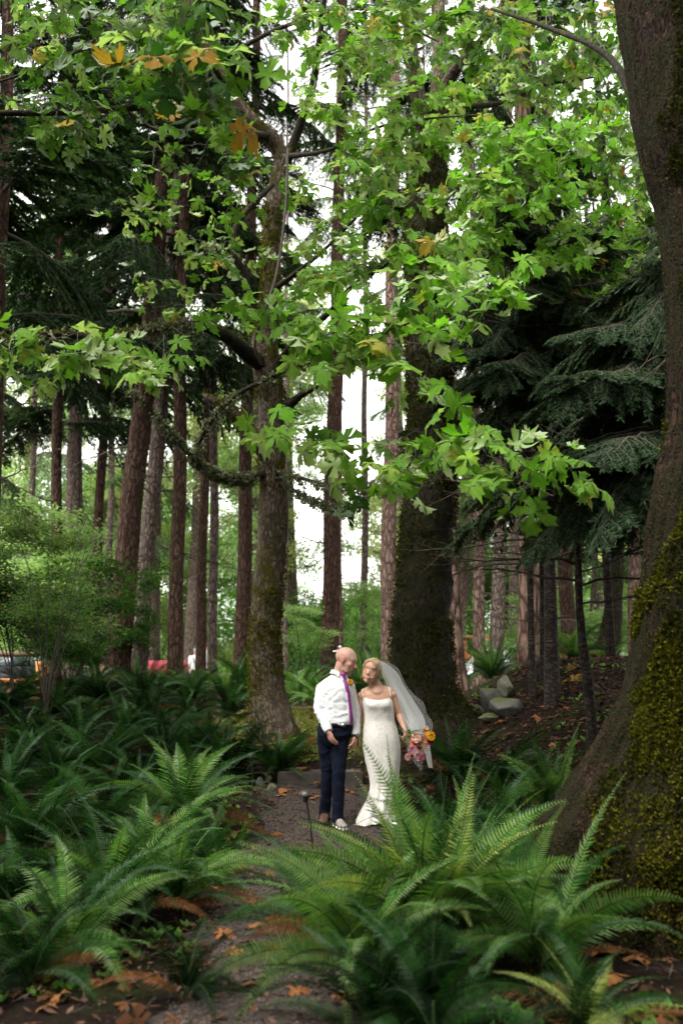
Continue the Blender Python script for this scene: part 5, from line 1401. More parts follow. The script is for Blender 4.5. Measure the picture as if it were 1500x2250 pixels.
def loft(rings, sides=36, yaw=0.0, p=2.3, cap=True):
    """rings: (centre xyz, rx, ry); horizontal superellipses; closed"""
    th = np.linspace(0, 2 * math.pi, sides, endpoint=False); V = []
    c_, s_ = np.cos(th), np.sin(th); k = (np.abs(c_) ** p + np.abs(s_) ** p) ** (-1 / p)
    for c, rx, ry in rings:
        x = rx * c_ * k; y = ry * s_ * k
        V.append(np.stack([x * math.cos(yaw) - y * math.sin(yaw), x * math.sin(yaw) + y * math.cos(yaw), 0 * x], -1) + np.asarray(c))
    n = len(rings); V = np.concatenate(V)
    i = np.arange(n - 1)[:, None] * sides; j = np.arange(sides)[None]; jn = (j + 1) % sides
    f = np.stack([i + j, i + jn, i + sides + jn, i + sides + j], -1).reshape(-1, 4)
    return V, f
def remesh(parts, voxel, it=6, fac=.5, disp=None, closed_ends=True):
    mb = MB()
    for v, f in parts:
        if f.shape[1] == 4:      # close open ends of swept shapes
            n0 = mb.n; mb.add(v, f)
            e = {}
            for q in f:
                for a, b in zip(q, np.roll(q, -1)): e[(a, b)] = e.get((a, b), 0) + 1
            bd = [k for k in e if (k[1], k[0]) not in e]
            nxt = {b: a for a, b in bd}
            while nxt:
                s0 = next(iter(nxt)); loop = [s0]; c = nxt.pop(s0)
                while c != s0 and c in nxt: loop.append(c); c = nxt.pop(c)
                ctr = v[loop].mean(0); mb.add([ctr], np.zeros((0, 3), int)); ci = mb.n - 1
                mb.order.append((np.array([[n0 + loop[k], n0 + loop[(k + 1) % len(loop)], ci] for k in range(len(loop))]), 0))
        else: mb.add(v, f)
    mb.order = [o for o in mb.order if len(o[0])]
    me = mb.mesh('tmp', M['twig'])
    bm = bmesh.new(); bm.from_mesh(me); bmesh.ops.recalc_face_normals(bm, faces=bm.faces[:]); bm.to_mesh(me); bm.free()
    o = bpy.data.objects.new('tmp', me); COL.objects.link(o)
    m = o.modifiers.new('r', 'REMESH'); m.mode = 'VOXEL'; m.voxel_size = voxel
    m = o.modifiers.new('s', 'SMOOTH'); m.factor = fac; m.iterations = it
    dg = bpy.context.evaluated_depsgraph_get(); ev = o.evaluated_get(dg); out = bpy.data.meshes.new_from_object(ev)
    bpy.data.objects.remove(o); bpy.data.meshes.remove(me)
    n = len(out.vertices); co = np.zeros(n * 3, np.float32); out.vertices.foreach_get('co', co); co = co.reshape(-1, 3).astype(float)
    nr = np.zeros(n * 3, np.float32); out.vertex_normals.foreach_get('vector', nr); nr = nr.reshape(-1, 3).astype(float)
    if disp is not None:
        co = co + nr * disp(co, nr)[:, None]
        out.vertices.foreach_set('co', co.astype(np.float32).ravel())
    out.polygons.foreach_set('use_smooth', np.ones(len(out.polygons), bool)); out.update()
    return out, co
def setmat(me, mats):
    me.materials.clear()
    for m in mats: me.materials.append(m)
    return me
def F(px, py, dy=0.0): return W(px, py, 10 + dy)
U_ = 1 / ppm(1600, 10)
def frame(fwd, up):
    y = np.asarray(fwd, float); y /= np.linalg.norm(y); z = np.asarray(up, float); z = z - y * (y @ z); z /= np.linalg.norm(z); x = np.cross(y, z)
    return np.stack([x, y, z], 1)     # local -> world columns
def head_parts(c, Rm, s, female=False):
    def L(p): return c + Rm @ (np.asarray(p) * s)
    def E(p, r, rot=None): return ell(L(p), np.asarray(r) * s, Rm if rot is None else Rm @ rot)
    def Cp(a, b, r0, r1): return capsule(L(a), L(b), r0 * s, r1 * s, 10)
    jw = .053 if female else .054; fw = .066 if female else .060
    ps = [E((0, -.012, .035), (.074, .095, .083)), E((0, .030, -.012), (fw, .062, .076)), E((0, .030, -.058 if female else -.062), (jw, .052, .040)),
          Cp((0, .066, -.092), (0, .070, -.088), .020 if female else .025, .018), Cp((-.034, .045, -.078), (0, .070, -.09), .020, .018), Cp((.034, .045, -.078), (0, .070, -.09), .020, .018),
          Cp((0, .086 if female else .088, .008), (0, .101 if female else .107, -.026), .005 if female else .007, .009 if female else .0115), Cp((-.009, .091, -.028), (.009, .091, -.028), .006 if female else .008, .006 if female else .008),
          *([] if female else [Cp((-.036, .074, .027), (0, .086, .022), .013, .010), Cp((.036, .074, .027), (0, .086, .022), .013, .010)]), E((0, .052, .035), (.056, .036, .040)),
          E((.043, .058, -.020), (.020, .022, .018)), E((-.043, .058, -.020), (.020, .022, .018)), *([E((.034, .048, -.046), (.030, .034, .036)), E((-.034, .048, -.046), (.030, .034, .036))] if female else []),
          Cp((-.018, .080, -.058), (.018, .080, -.058), .011, .011),
          E((.075, -.004, .000), (.009, .020, .031)), E((-.075, -.004, .000), (.009, .020, .031)),
          E((.080, -.010, .014), (.006, .016, .016)), E((-.080, -.010, .014), (.006, .016, .016))]
    return ps, L
def hand_parts(wrist, d, nrm, s=1.0, curl=.5, thumb=1, spread=.1):
    """wrist point, finger direction d, back-of-hand normal nrm"""
    Rm = frame(d, nrm); P0 = np.asarray(wrist, float)
    def L(p): return P0 + Rm @ (np.asarray(p, float) * s)
    ps = [capsule(L((0, -.03, 0)), L((0, .02, 0)), .024 * s, .026 * s), ell(L((0, .055, 0)), (.041 * s, .052 * s, .016 * s), Rm)]
    for k, (x, ln) in enumerate([(-.031, .070), (-.011, .080), (.010, .076), (.030, .060)]):
        p = np.array([x, .088 - .006 * abs(k - 1.3), 0]); a = 0.15; l = ln * np.array([.45, .32, .25]); r_ = [.0098, .0090, .0082, .0072]
        for j in range(3):
            a += curl * (.5 if j == 0 else .75)
            q = p + np.array([math.sin(x * spread * 30) * l[j] * .4, math.cos(a) * l[j], -math.sin(a) * l[j]])
            ps.append(capsule(L(p), L(q), r_[j] * s, r_[j + 1] * s, 10)); p = q
    p = np.array([-.030 * thumb, .018, -.006]); a = R(42)
    for j, l in enumerate((.042, .032, .026)):
        q = p + np.array([-math.sin(a) * l * thumb, math.cos(a) * l, -.010 - .3 * l * curl]); ps.append(capsule(L(p), L(q), (.014 - .002 * j) * s, (.012 - .002 * j) * s, 10)); p = q; a -= R(22)
    return ps
def skin_mat(name, base, red, stub):
    m, nt, out = new_mat(name); bs = N(nt, 'ShaderNodeBsdfPrincipled'); bs.inputs['Roughness'].default_value = .5; bs.inputs['Specular IOR Level'].default_value = .35
    bs.inputs['Subsurface Weight'].default_value = .15; bs.inputs['Subsurface Radius'].default_value = (.012, .004, .002); bs.inputs['Subsurface Scale'].default_value = 1
    a1 = N(nt, 'ShaderNodeAttribute', attribute_name='redness'); a2 = N(nt, 'ShaderNodeAttribute', attribute_name='stubble')
    v = coords(nt); c = ramp(nt, noise(nt, v, 22, 4), [(.3, tuple(x * .88 for x in base)), (.7, tuple(x * 1.08 for x in base))])
    c = mixc(nt, a1.outputs['Fac'], c, red); c = mixc(nt, a2.outputs['Fac'], c, stub)
    nt.links.new(c, bs.inputs['Base Color']); nt.links.new(bs.outputs[0], out.inputs[0]); return m
def add_attr(me, name, val):
    a = me.attributes.new(name, 'FLOAT', 'POINT'); a.data.foreach_set('value', np.clip(val, 0, 1).astype(np.float32))
def bvh_of(me): 
    n = len(me.vertices); co = np.zeros(n * 3, np.float32); me.vertices.foreach_get('co', co)
    return BVHTree.FromPolygons([Vector(x) for x in co.reshape(-1, 3).tolist()], [list(p.vertices) for p in me.polygons])
def cast(bv, px, py, off=.006):
    d = ray(px, py); d = d / np.linalg.norm(d); h = bv.ray_cast(V3(CAMP), V3(d))
    if h[0] is None: return None
    return np.array(h[0]) - d * off
def ribbon(pts, wid, thick, side=np.array([1., 0, 0])):
    """flat closed band along pts"""
    mb = MB(); pts = np.asarray(pts); n = len(pts); wid = np.broadcast_to(wid, (n,)); t = np.gradient(pts, axis=0); t /= np.linalg.norm(t, axis=1, keepdims=True)
    s = side - t * (t @ side)[:, None]; s /= np.linalg.norm(s, axis=1, keepdims=True); o = np.cross(t, s)
    if (o[:, 1] > 0).mean() > .5: o = -o
    ring = np.stack([pts - s * wid[:, None] / 2, pts + o * thick + s * 0, pts + s * wid[:, None] / 2, pts - o * thick], 1).reshape(-1, 3)
    i = np.arange(n - 1)[:, None] * 4; j = np.arange(4)[None]; jn = (j + 1) % 4
    mb.add(ring, np.stack([i + j, i + jn, i + 4 + jn, i + 4 + j], -1).reshape(-1, 4)); mb.order.append((np.array([[3, 2, 1, 0], [4 * n - 4, 4 * n - 3, 4 * n - 2, 4 * n - 1]]), 0))
    return mb
def folds(amp, sx, sy, sz, seed, warp=1.0):
    def d(co, nr):
        w = np.stack([fbm(co * 5, 2, seed), fbm(co * 5 + 9, 2, seed), fbm(co * 5 + 4, 2, seed)], -1) * warp
        n = fbm(co * [sx, sy, sz] + w * 2, 3, seed); r_ = 1 - 2 * np.abs(n - .5)
        return amp * (r_ - .75) * 2
    return d
def sit(px, py, p): pass

# --- the bald man
man = thing('person', 'bald man in white shirt, purple tie and navy trousers looking at the woman beside him', 'person', (F(728, 1812)[0], 10.0, g1(F(728, 1812)[0], 10)))
ML = np.array(man.location)
hc = F(760, 1452.5, .0); HR = frame((.90, -.38, -.30), (.25, 0, 1))
hp, HL = head_parts(hc, HR, 1.13)
body = list(hp)
body += [capsule(HL((0, -.022, -.045)), F(744, 1490, .02), .066, .068), capsule(F(743, 1490, .02), F(740, 1500, .02), .062, .09),
         loft([(F(740, 1494, .02), .07, .05), (F(738, 1508, .02), .14, .085), (F(737, 1530, .02), .145, .10), (F(738, 1560, .02), .145, .10), (F(738, 1595, .02), .14, .10)])]
# arms under the sleeves
rs, re_, rw = F(708, 1515, .03), F(701, 1558, -.02), F(722, 1607, -.145)
ls, le, lw = F(767, 1514, .05), F(779, 1562, .07), F(781, 1615, .0)
for a, b, c in ((rs, re_, rw), (ls, le, lw)):
    body += [capsule(a - [0, 0, .03], b, .040, .036), capsule(b, c, .036, .026)]
body += hand_parts(rw, F(734, 1640, -.165) - rw, (-.75, -.62, .1), .93, .40, thumb=-1)
body += hand_parts(lw, F(776, 1645, -.04) - lw, (.9, -.4, 0), 1.0, .55, thumb=1)
# legs inside the trousers
hipR, kneeR, ankR = F(717, 1612, .05), F(720, 1700, .08), F(713, 1792, .16)
hipL, kneeL, ankL = F(747, 1612, .03), F(744, 1700, -.06), F(742, 1796, -.06)
for a, b, c in ((hipR, kneeR, ankR), (hipL, kneeL, ankL)): body += [capsule(a, b, .07, .05), capsule(b, c, .05, .036)]
me, co = remesh(body, .0048, 4)
loc_ = (co - hc) @ HR / 1.13
near = np.linalg.norm(co - hc, axis=1) < .20
add_attr(me, 'stubble', near * smooth((loc_[:, 1] - .0) / .03) * smooth((-.035 - loc_[:, 2]) / .025) * .42 * (fbm(co * 60, 2, 1) + .3))
add_attr(me, 'redness', near * (smooth((np.abs(loc_[:, 0]) - .068) / .01) * .6 * (np.abs(loc_[:, 1]) < .03) + .5 * np.exp(-(((loc_ - [0, .1, -.02]) / .025) ** 2).sum(1)) + .25 * np.exp(-((loc_[:, 2] + .02) / .03) ** 2)) + (~near) * .35)
for v in (0,): me.transform(Matrix.Translation(-V3(ML)))
link('body', setmat(me, [skin_mat('skin_man', (.50, .29, .225), (.52, .18, .13), (.26, .15, .10))]), man)
# shirt
TR = [(F(743, 1483, .02), .066, .060), (F(741, 1489, .02), .098, .075), (F(739, 1495, .02), .135, .092), (F(738, 1503, .02), .165, .105), (F(737, 1513, .02), .178, .115), (F(737, 1528, .02), .178, .122), (F(738, 1550, .02), .172, .125), (F(738, 1572, .02), .172, .125), (F(738, 1586, .02), .172, .125), (F(738, 1592, .02), .160, .115)]
sh = [loft(TR, 40, R(-12))]
for a, b, c in ((rs, re_, rw), (ls, le, lw)):
    d = (c - b) / np.linalg.norm(c - b); w = c - d * .012
    sh += [capsule(a, b, .068, .056, 20), capsule(b, b + (w - b) * .75, .056, .045, 20), capsule(b + (w - b) * .6, b + (w - b) * .86, .046, .044, 20)]
fo = folds(.011, 6, 6, 13, 3, 1.6)
me, co = remesh(sh, .0065, 5, disp=lambda c, n: fo(c, n) + .004 * (fbm(c * 9, 2, 8) - .5))
shirt_bvh = bvh_of(me)
me.transform(Matrix.Translation(-V3(ML)))
white = plain('shirt_cotton', (.74, .74, .76), .8, bump=.15, bscale=300, sheen=.2)
shirt = link('shirt', setmat(me, [white]), man)
def rel(mb): mb.v = [x - ML for x in mb.v]; return mb
for a, b, c in ((rs, re_, rw), (ls, le, lw)):   # cuffs
    d = (c - b) / np.linalg.norm(c - b); q = np.array([c - d * .062, c - d * .058, c - d * .004, c])
    mb = MB(); add_tube(mb, q, np.array([.040, .0435, .0415, .036]), 24); rel(mb).build('cuff', white, shirt)
# collar with two points
mb = MB(); nc = F(744, 1486, .015); th = np.linspace(R(-60), R(240), 30); AX = frame((.25, -.2, 1), (0, 1, 0))
ring0 = np.stack([.064 * np.cos(th), .060 * np.sin(th)], -1); V_ = []
dirf = math.atan2(-1, .55)
for rr0, zz in ((.066, .022), (.070, .026), (.078, -.004), (.082, -.014)):
    for k, a in enumerate(np.linspace(dirf + R(22), dirf + R(338), 40)):
        e = abs((k / 39) - .5) * 2; drop = (.030 * smooth((e - .72) / .28)) if zz < 0 else 0.0
        V_.append(nc + np.array([rr0 * (1 + .06 * (zz < 0)) * math.cos(a), rr0 * math.sin(a), zz + .030 - .012 * (1 if zz > 0 else 0) * e - drop + (.012 * math.cos(a) * -1)]))
V_ = np.array(V_); i = np.arange(3)[:, None] * 40; j = np.arange(39)[None]
mb.add(V_, np.stack([i + j, i + j + 1, i + 40 + j + 1, i + 40 + j], -1).reshape(-1, 4)); cobj = rel(mb).build('collar', white, shirt)
sm = cobj.modifiers.new('thickness', 'SOLIDIFY'); sm.thickness = .004
# button placket
pl_ = [cast(shirt_bvh, x, y, .003) for x, y in [(757, 1496), (761, 1520), (764, 1545), (765, 1570), (766, 1588)]]
pl_ = [p for p in pl_ if p is not None]
if len(pl_) > 2: rel(ribbon(catmull(pl_, .02), .030, .003)).build('placket', white, shirt)
# tie
purple = plain('purple_silk', (.26, .008, .24), .4, sheen=.3, bump=.2, bscale=200, nscale=40, namt=.15)
tp = [(757, 1494, 8), (761, 1508, 8.5), (764.5, 1525, 9), (767, 1545, 9.5), (769, 1565, 10.5), (771, 1582, 11.5), (771.5, 1590, 8), (771.5, 1597, 1)]
tw = []; tpt = []
for x, y, w in tp:
    p = cast(shirt_bvh, x, y, .010)
    if p is None: p = tpt[-1] + (F(x, y) - F(*last)); 
    last = (x, y); tpt.append(p); tw.append(w * U_)
tc = catmull(np.column_stack([tpt, tw]), .012)
tie = rel(ribbon(tc[:, :3], np.clip(tc[:, 3], .004, 1), .005)).build('tie', purple, man)
kn = cast(shirt_bvh, 757, 1490, .016); kn = kn if kn is not None else F(757, 1490, -.12)
top_ = kn + F(754, 1482) - F(757, 1490); bot_ = kn + F(759, 1496) - F(757, 1490)
me, co = remesh([capsule(top_, bot_, .021, .012, 16)], .003, 4); me.transform(Matrix.Translation(-V3(ML))); link('tie_knot', setmat(me, [purple]), tie)
# trousers
tr = [loft([(F(738, 1588, .02), .160, .115), (F(737, 1600, .02), .172, .122), (F(735, 1614, .02), .172, .126), (F(734, 1628, .02), .14, .11), (F(733, 1640, .02), .09, .08)], 32, 0)]
for h_, k_, a_, hem in ((hipR, kneeR, ankR, (713, 1803, .16)), (hipL, kneeL, ankL, (742, 1808, -.07))):
    tr += [capsule(h_, (h_ + k_) / 2, .096, .083, 20), capsule((h_ + k_) / 2, k_, .080, .064, 20), capsule(k_, (k_ + a_) / 2, .064, .060, 20), loft([(F(*hem), .058, .062), (a_ + [0, 0, .03], .055, .060), ((k_ + a_) / 2, .057, .060)][::-1], 24)]
fo2 = folds(.008, 5, 5, 12, 12, 1.4)
me, co = remesh(tr, .007, 5, disp=fo2); trous_bvh = bvh_of(me); me.transform(Matrix.Translation(-V3(ML)))
navy = plain('navy_wool', (.003, .005, .014), .9, nscale=60, namt=.2, spec=.15)
link('trousers', setmat(me, [navy]), man)
leather = plain('black_leather', (.006, .0055, .005), .6, spec=.15)
mb = MB(); V_ = []; th = np.linspace(0, 2 * math.pi, 48, endpoint=False); cb = F(738, 1591.5, .02)
for rr_, zz in ((.0, -.017), (.004, -.015), (.004, .015), (.0, .017)): V_.append(np.stack([(.170 + rr_) * np.cos(th) * (np.abs(np.cos(th)) ** 2.3 + np.abs(np.sin(th)) ** 2.3) ** (-1 / 2.3), (.123 + rr_) * np.sin(th) * (np.abs(np.cos(th)) ** 2.3 + np.abs(np.sin(th)) ** 2.3) ** (-1 / 2.3), 0 * th + zz], -1) + cb)
i = np.arange(3)[:, None] * 48; j = np.arange(48)[None]; jn = (j + 1) % 48
mb.add(np.concatenate(V_), np.stack([i + j, i + jn, i + 48 + jn, i + 48 + j], -1).reshape(-1, 4)); belt = rel(mb).build('belt', leather, man)
mb = MB(); add_box(mb, cb + [.07, -.128, 0], (.045, .008, .036), .003); rel(mb).build('buckle', chrome, belt)
def shoe(ank, d, L, mat, solem, parent, off, s=1.0):
    g = np.array([ank[0], ank[1], g1(ank[0], ank[1])]); d = np.asarray(d, float); d /= np.linalg.norm(d); Rm = frame(d, (0, 0, 1))
    def Q(p): return g + Rm @ (np.asarray(p, float) * s)
    ps = [capsule(Q((0, -.03, .075)), Q((0, .02, .062)), .043 * s, .045 * s), capsule(Q((0, .02, .062)), Q((0, .15, .036)), .045 * s, .036 * s), ell(Q((0, .13, .036)), (.046 * s, .07 * s, .034 * s), Rm), ell(Q((0, -.04, .045)), (.038 * s, .045 * s, .045 * s), Rm)]
    me, co = remesh(ps, .005, 4); me.transform(Matrix.Translation(-V3(off))); sh_ = link('shoe', setmat(me, [mat]), parent)
    mb = MB(); out = np.array([(-.032, -.075), (.032, -.075), (.042, -.03), (.036, .03), (.048, .11), (.042, .17), (.015, .205), (-.015, .205), (-.042, .17), (-.048, .11), (-.036, .03), (-.042, -.03)]) * s
    a = np.array([Q((x / s, y / s, .002)) for x, y in out]); b = a + [0, 0, .022]; n = len(out); k = np.arange(n)
    mb.add(np.vstack([a, b]) - off, np.stack([k, (k + 1) % n, n + (k + 1) % n, n + k], -1)); mb.order.append((np.array([list(range(n, 2 * n))]), 0)); mb.order.append((np.array([list(range(n))[::-1]]), 0)); mb.build('sole', solem, sh_)
suede = plain('grey_suede', (.22, .19, .165), .9, nscale=50, namt=.2); brownl = plain('brown_leather', (.08, .035, .02), .5); solew = plain('pale_sole', (.55, .52, .48), .7)
shoe(ankL, (.35, -1, 0), .28, suede, solew, man, ML); shoe(ankR + [0, -.03, 0], (-.1, -1, 0), .28, brownl, leather, man, ML)
# watch, face details
dW = (lw - le) / np.linalg.norm(lw - le)
mb = MB(); add_tube(mb, np.array([lw + dW * .004, lw + dW * .008, lw + dW * .022, lw + dW * .026]), np.array([.029, .0325, .0325, .029]), 20); wt = rel(mb).build('watch', leather, man)
mb = MB(); wc = lw + dW * .015 + np.array([.012, -.030, 0]); mb.add(IV * [.016, .006, .016] + wc + [0, .004, 0], IF); rel(mb).build('watch_face', glassm, wt)
dark_hair = plain('brown_hair', (.09, .05, .028), .7); eyew = plain('eye_white', (.42, .38, .36), .3); iris = plain('iris', (.05, .06, .06), .2)
def eyes(L, Rm, s, parent, off, squint, browc, lips, open_mouth=False):
    for sx in (-1, 1):
        mb = MB(); v, f = ell(L((.030 * sx, .0755, .004)), (.0125 * s, .009 * s, .0055 * s * squint), Rm); mb.add(v - off, f); e = mb.build('eye', eyew, parent)
        mb = MB(); v, f = ell(L((.030 * sx, .0815, .004)), (.0055 * s, .0045 * s, .0048 * s * squint), Rm); mb.add(v - off, f); mb.build('iris', iris, e)
        mb = MB(); pts = np.array([L((x * sx, y, z)) for x, y, z in ((.017, .083, .010), (.026, .0845, .0135), (.036, .081, .013), (.045, .072, .008))])
        add_tube(mb, pts - off, np.array([.0012, .0022, .0020, .0010]) * s, 6); mb.build('eyelid', browc, parent)
        mb = MB(); pts = np.array([L((x * sx, y, z)) for x, y, z in ((.014, .092, .029), (.026, .0915, .034), (.038, .084, .033), (.050, .070, .026))])
        add_tube(mb, pts - off, np.array([.0018, .0026, .0020, .0010]) * s, 6); mb.build('eyebrow', browc, parent)
    if not open_mouth:
        for z, r_ in ((-.0550, .0030), (-.0620, .0036)):
            mb = MB(); pts = np.array([L((x, y, z + dz)) for x, y, dz in ((-.022, .0805, .001), (-.010, .0895, .001), (0, .0905, 0), (.010, .0895, .001), (.022, .0805, .001))]); add_tube(mb, pts - off, np.array([.0015, r_, r_, r_, .0015]) * s, 8); mb.build('lip', lips, parent)
    else:
        mb = MB(); v, f = ell(L((0, .0895, -.060)), (.020 * s, .0065 * s, .0070 * s), Rm); mb.add(v - off, f); mth = mb.build('mouth', plain('mouth_inside', (.16, .035, .03), .5), parent)
        mb = MB(); pts = np.array([L((x, y, z)) for x, y, z in ((-.021, .088, -.0535), (-.011, .0955, -.0565), (0, .0975, -.0575), (.011, .0955, -.0565), (.021, .088, -.0535))]); add_tube(mb, pts - off, np.array([.0012, .0028, .0032, .0028, .0012]) * s, 8); mb.build('teeth', plain('teeth', (.62, .58, .53), .4), mth)
        for pts, r_ in ((((-.028, .080, -.047), (-.014, .0935, -.0495), (0, .0985, -.0505), (.014, .0935, -.0495), (.028, .080, -.047)), .0032), (((-.028, .080, -.048), (-.015, .091, -.067), (0, .0945, -.0725), (.015, .091, -.067), (.028, .080, -.048)), .004)):
            mb = MB(); pts = np.array([L(p) for p in pts]); add_tube(mb, pts - off, np.array([.0015, r_, r_, r_, .0015]) * s, 8); mb.build('lip', lips, parent)
eyes(HL, HR, 1.13, man, ML, .55, dark_hair, plain('lips_man', (.42, .16, .13), .5))
# boutonniere
FLM = {}
def petal_mat(name, c1, c2): 
    if name not in FLM: FLM[name] = leaf_mat(name, tuple(x * .38 for x in c1), c2, trans=.3, gloss=.2)
    return FLM[name]
def flower(name, c, d, r0, mat, parent, off, layers=4, seed=0, ruffle=.15, flat=False, center=None):
    rr = np.random.RandomState(seed); Rm = frame(np.cross(d, [0.3, .2, 1]), d); mb = MB()
    for l in range(layers):
        n = 5 + l * 2; t_ = (l + 1) / layers; open_ = (.25 + 1.0 * t_) if not flat else (.9 + .5 * t_); rad = r0 * (.35 + .65 * t_)
        for k in range(n):
            a = 6.28 * (k + .5 * (l % 2)) / n + rr.randn() * .12
            us = np.linspace(0, 1, 5); vs_ = np.linspace(-1, 1, 5); Ug, Vg = np.meshgrid(us, vs_, indexing='ij')
            w = rad * (.75 if not flat else .4) * np.sin(math.pi * np.clip(.12 + .72 * Ug, 0, 1)) * Vg
            ang = open_ * Ug ** .8; out_ = rad * Ug * np.sin(ang * 1.1 + .15); up_ = rad * (Ug * np.cos(ang) * .9) + rad * ruffle * np.sin(Vg * 4 + k) * Ug ** 2
            out_ = out_ - np.abs(w) * .25 * (1 - t_)
            x = out_ * math.cos(a) - w * math.sin(a); y = out_ * math.sin(a) + w * math.cos(a)
            v = (np.stack([x, y, up_ * .75], -1).reshape(-1, 3)) @ Rm.T + c - off
            i = np.arange(4)[:, None] * 5; j = np.arange(4)[None]; mb.add(v, np.stack([i + j, i + j + 1, i + 5 + j + 1, i + 5 + j], -1).reshape(-1, 4))
    o = mb.build(name, mat, parent)
    if center is not None:
        mb = MB(); v, f = ell(c + np.asarray(d) * r0 * .25, np.array([.35, .35, .25]) * r0); mb.add(v - off, f); mb.build('flower_centre', center, o)
    return o
orng = petal_mat('petal_orange', (.85, .28, .01), (.95, .42, .03))
bt = cast(shirt_bvh, 770, 1500, .012); bt = bt if bt is not None else F(770, 1500, -.1)
bou = thing('boutonniere', 'orange flower boutonniere pinned to the white shirt', 'flower', bt)
flower('blossom', bt + np.array([0, -.012, .008]), np.array([.25, -1, .25]) / 1.06, .026, orng, bou, bt, 4, 3)
for k, (dx, dz) in enumerate([(-.012, -.035), (.008, -.05), (.02, -.03)]):
    mb = MB(); add_tube(mb, np.array([[0, -.008, 0], [dx * .6, -.010, dz * .5], [dx, -.008, dz]]), np.array([.002, .0018, .0012]), 5); mb.build('stem', M['fern'], bou)
for k, (dx, dz) in enumerate([(.03, -.006), (-.024, -.012), (.022, -.03)]):
    mb = MB(); v = np.array([[0, 0, 0], [.5, .3, .1], [1, 0, 0], [.5, -.3, .1]]) * .032; a = math.atan2(dz, dx); v = np.stack([v[:, 0] * math.cos(a) - v[:, 1] * math.sin(a), v[:, 2] - .01, v[:, 0] * math.sin(a) + v[:, 1] * math.cos(a)], -1); mb.add(v, np.array([[0, 1, 2, 3]])); mb.build('leaf', M['fern_shade_tone'], bou)

# --- the bride
bx = F(838, 1812)[0]
br = thing('person', 'laughing blonde woman in a fitted white gown and long veil holding a bouquet', 'person', (bx, 10.0, g1(bx, 10)))
BLc = np.array(br.location)
hb = F(816, 1475, .02); HB = frame((-.34, -.95, .03), (.26, .05, 1))
hp, BH = head_parts(hb, HB, 1.08, True)
body = list(hp) + [capsule(BH((0, -.022, -.045)), F(827, 1510, .05), .055, .058), capsule(F(827, 1507, .05), F(828, 1520, .05), .058, .088), capsule(F(827, 1510, .05), F(800, 1520, .06), .04, .036), capsule(F(827, 1510, .05), F(857, 1519, .06), .04, .036), capsule(F(822, 1519, -.022), F(800, 1518, .02), .006, .006), capsule(F(833, 1519, -.022), F(856, 1517, .02), .006, .006)]
body += [loft([(F(828, 1513, .05), .07, .05), (F(828, 1519, .05), .14, .068), (F(829, 1527, .05), .165, .082), (F(830, 1540, .05), .150, .098), (F(831, 1560, .05), .135, .10), (F(833, 1584, .05), .125, .085), (F(837, 1620, .05), .165, .11), (F(838, 1650, .05), .15, .11)])]
brs, bre, brw = F(795, 1527, .06), F(790, 1573, .10), F(788, 1612, .06)
bls, ble, blw = F(862, 1526, .06), F(876, 1571, .07), F(889, 1603, -.03)
for a, b, c in ((brs, bre, brw), (bls, ble, blw)): body += [ell(a + [0, 0, -.008], (.044, .044, .044)), capsule(a + [0, 0, -.01], b, .040, .033), capsule(b, c, .035, .022)]
body += hand_parts(brw, F(783, 1635, .03) - brw, (-.5, -.7, 0), .86, .5, thumb=-1)
gd = F(893, 1620, -.09) - blw
body += hand_parts(blw, gd, (.75, -.65, .2), .86, 1.05, thumb=1)
body += [capsule(F(828, 1650, .05), F(832, 1730, .05), .075, .05), capsule(F(832, 1730, .05), F(826, 1805, .05), .048, .03), capsule(F(850, 1650, .03), F(852, 1730, -.02), .075, .05), capsule(F(852, 1730, -.02), F(858, 1800, -.02), .048, .03)]
me, co = remesh(body, .0045, 6)
loc_ = (co - hb) @ HB / 1.08; near = np.linalg.norm(co - hb, axis=1) < .17
add_attr(me, 'stubble', 0 * co[:, 0])
add_attr(me, 'redness', near * (.5 * np.exp(-(((np.abs(loc_) - [.038, .07, .018]) / .02) ** 2).sum(1)) * .3) + .03)
bb = bvh_of(me)
me.transform(Matrix.Translation(-V3(BLc)))
link('body', setmat(me, [skin_mat('skin_woman', (.52, .30, .205), (.55, .17, .12), (.3, .15, .1))]), br)
def relb(mb): mb.v = [x - BLc for x in mb.v]; return mb
eyes(BH, HB, 1.08, br, BLc, .62, plain('brow_brown', (.24, .14, .09), .8), plain('lips_woman', (.50, .18, .15), .4), True)
# gown: rows of (y pixel, left, right, depth radius, depth offset)
G_ = [(1530, 797, 860, .100, .05), (1538, 796.5, 861.5, .116, .045), (1548, 797, 863, .122, .045), (1560, 799, 864.5, .118, .05), (1572, 800.5, 865.5, .108, .05), (1584, 801, 866, .104, .05), (1592, 799.5, 868.5, .110, .05), (1606, 798, 872.5, .122, .05), (1620, 797, 876, .132, .05), (1634, 797, 878, .134, .05), (1650, 799, 879, .130, .05), (1668, 802, 878.5, .124, .045), (1690, 807, 876, .116, .04), (1710, 811, 873, .110, .04), (1728, 813, 871, .108, .04), (1745, 811, 869.5, .120, .04), (1760, 805, 868.5, .140, .05), (1775, 797, 868.5, .170, .07), (1790, 788, 869, .20, .09), (1805, 782, 870, .23, .11), (1817, 778, 871, .25, .12)]
ys_ = np.array([g[0] for g in G_], float); Yq = np.linspace(1530, 1817, 150)
gi = [np.interp(Yq, ys_, [g[k] for g in G_]) for k in range(1, 5)]
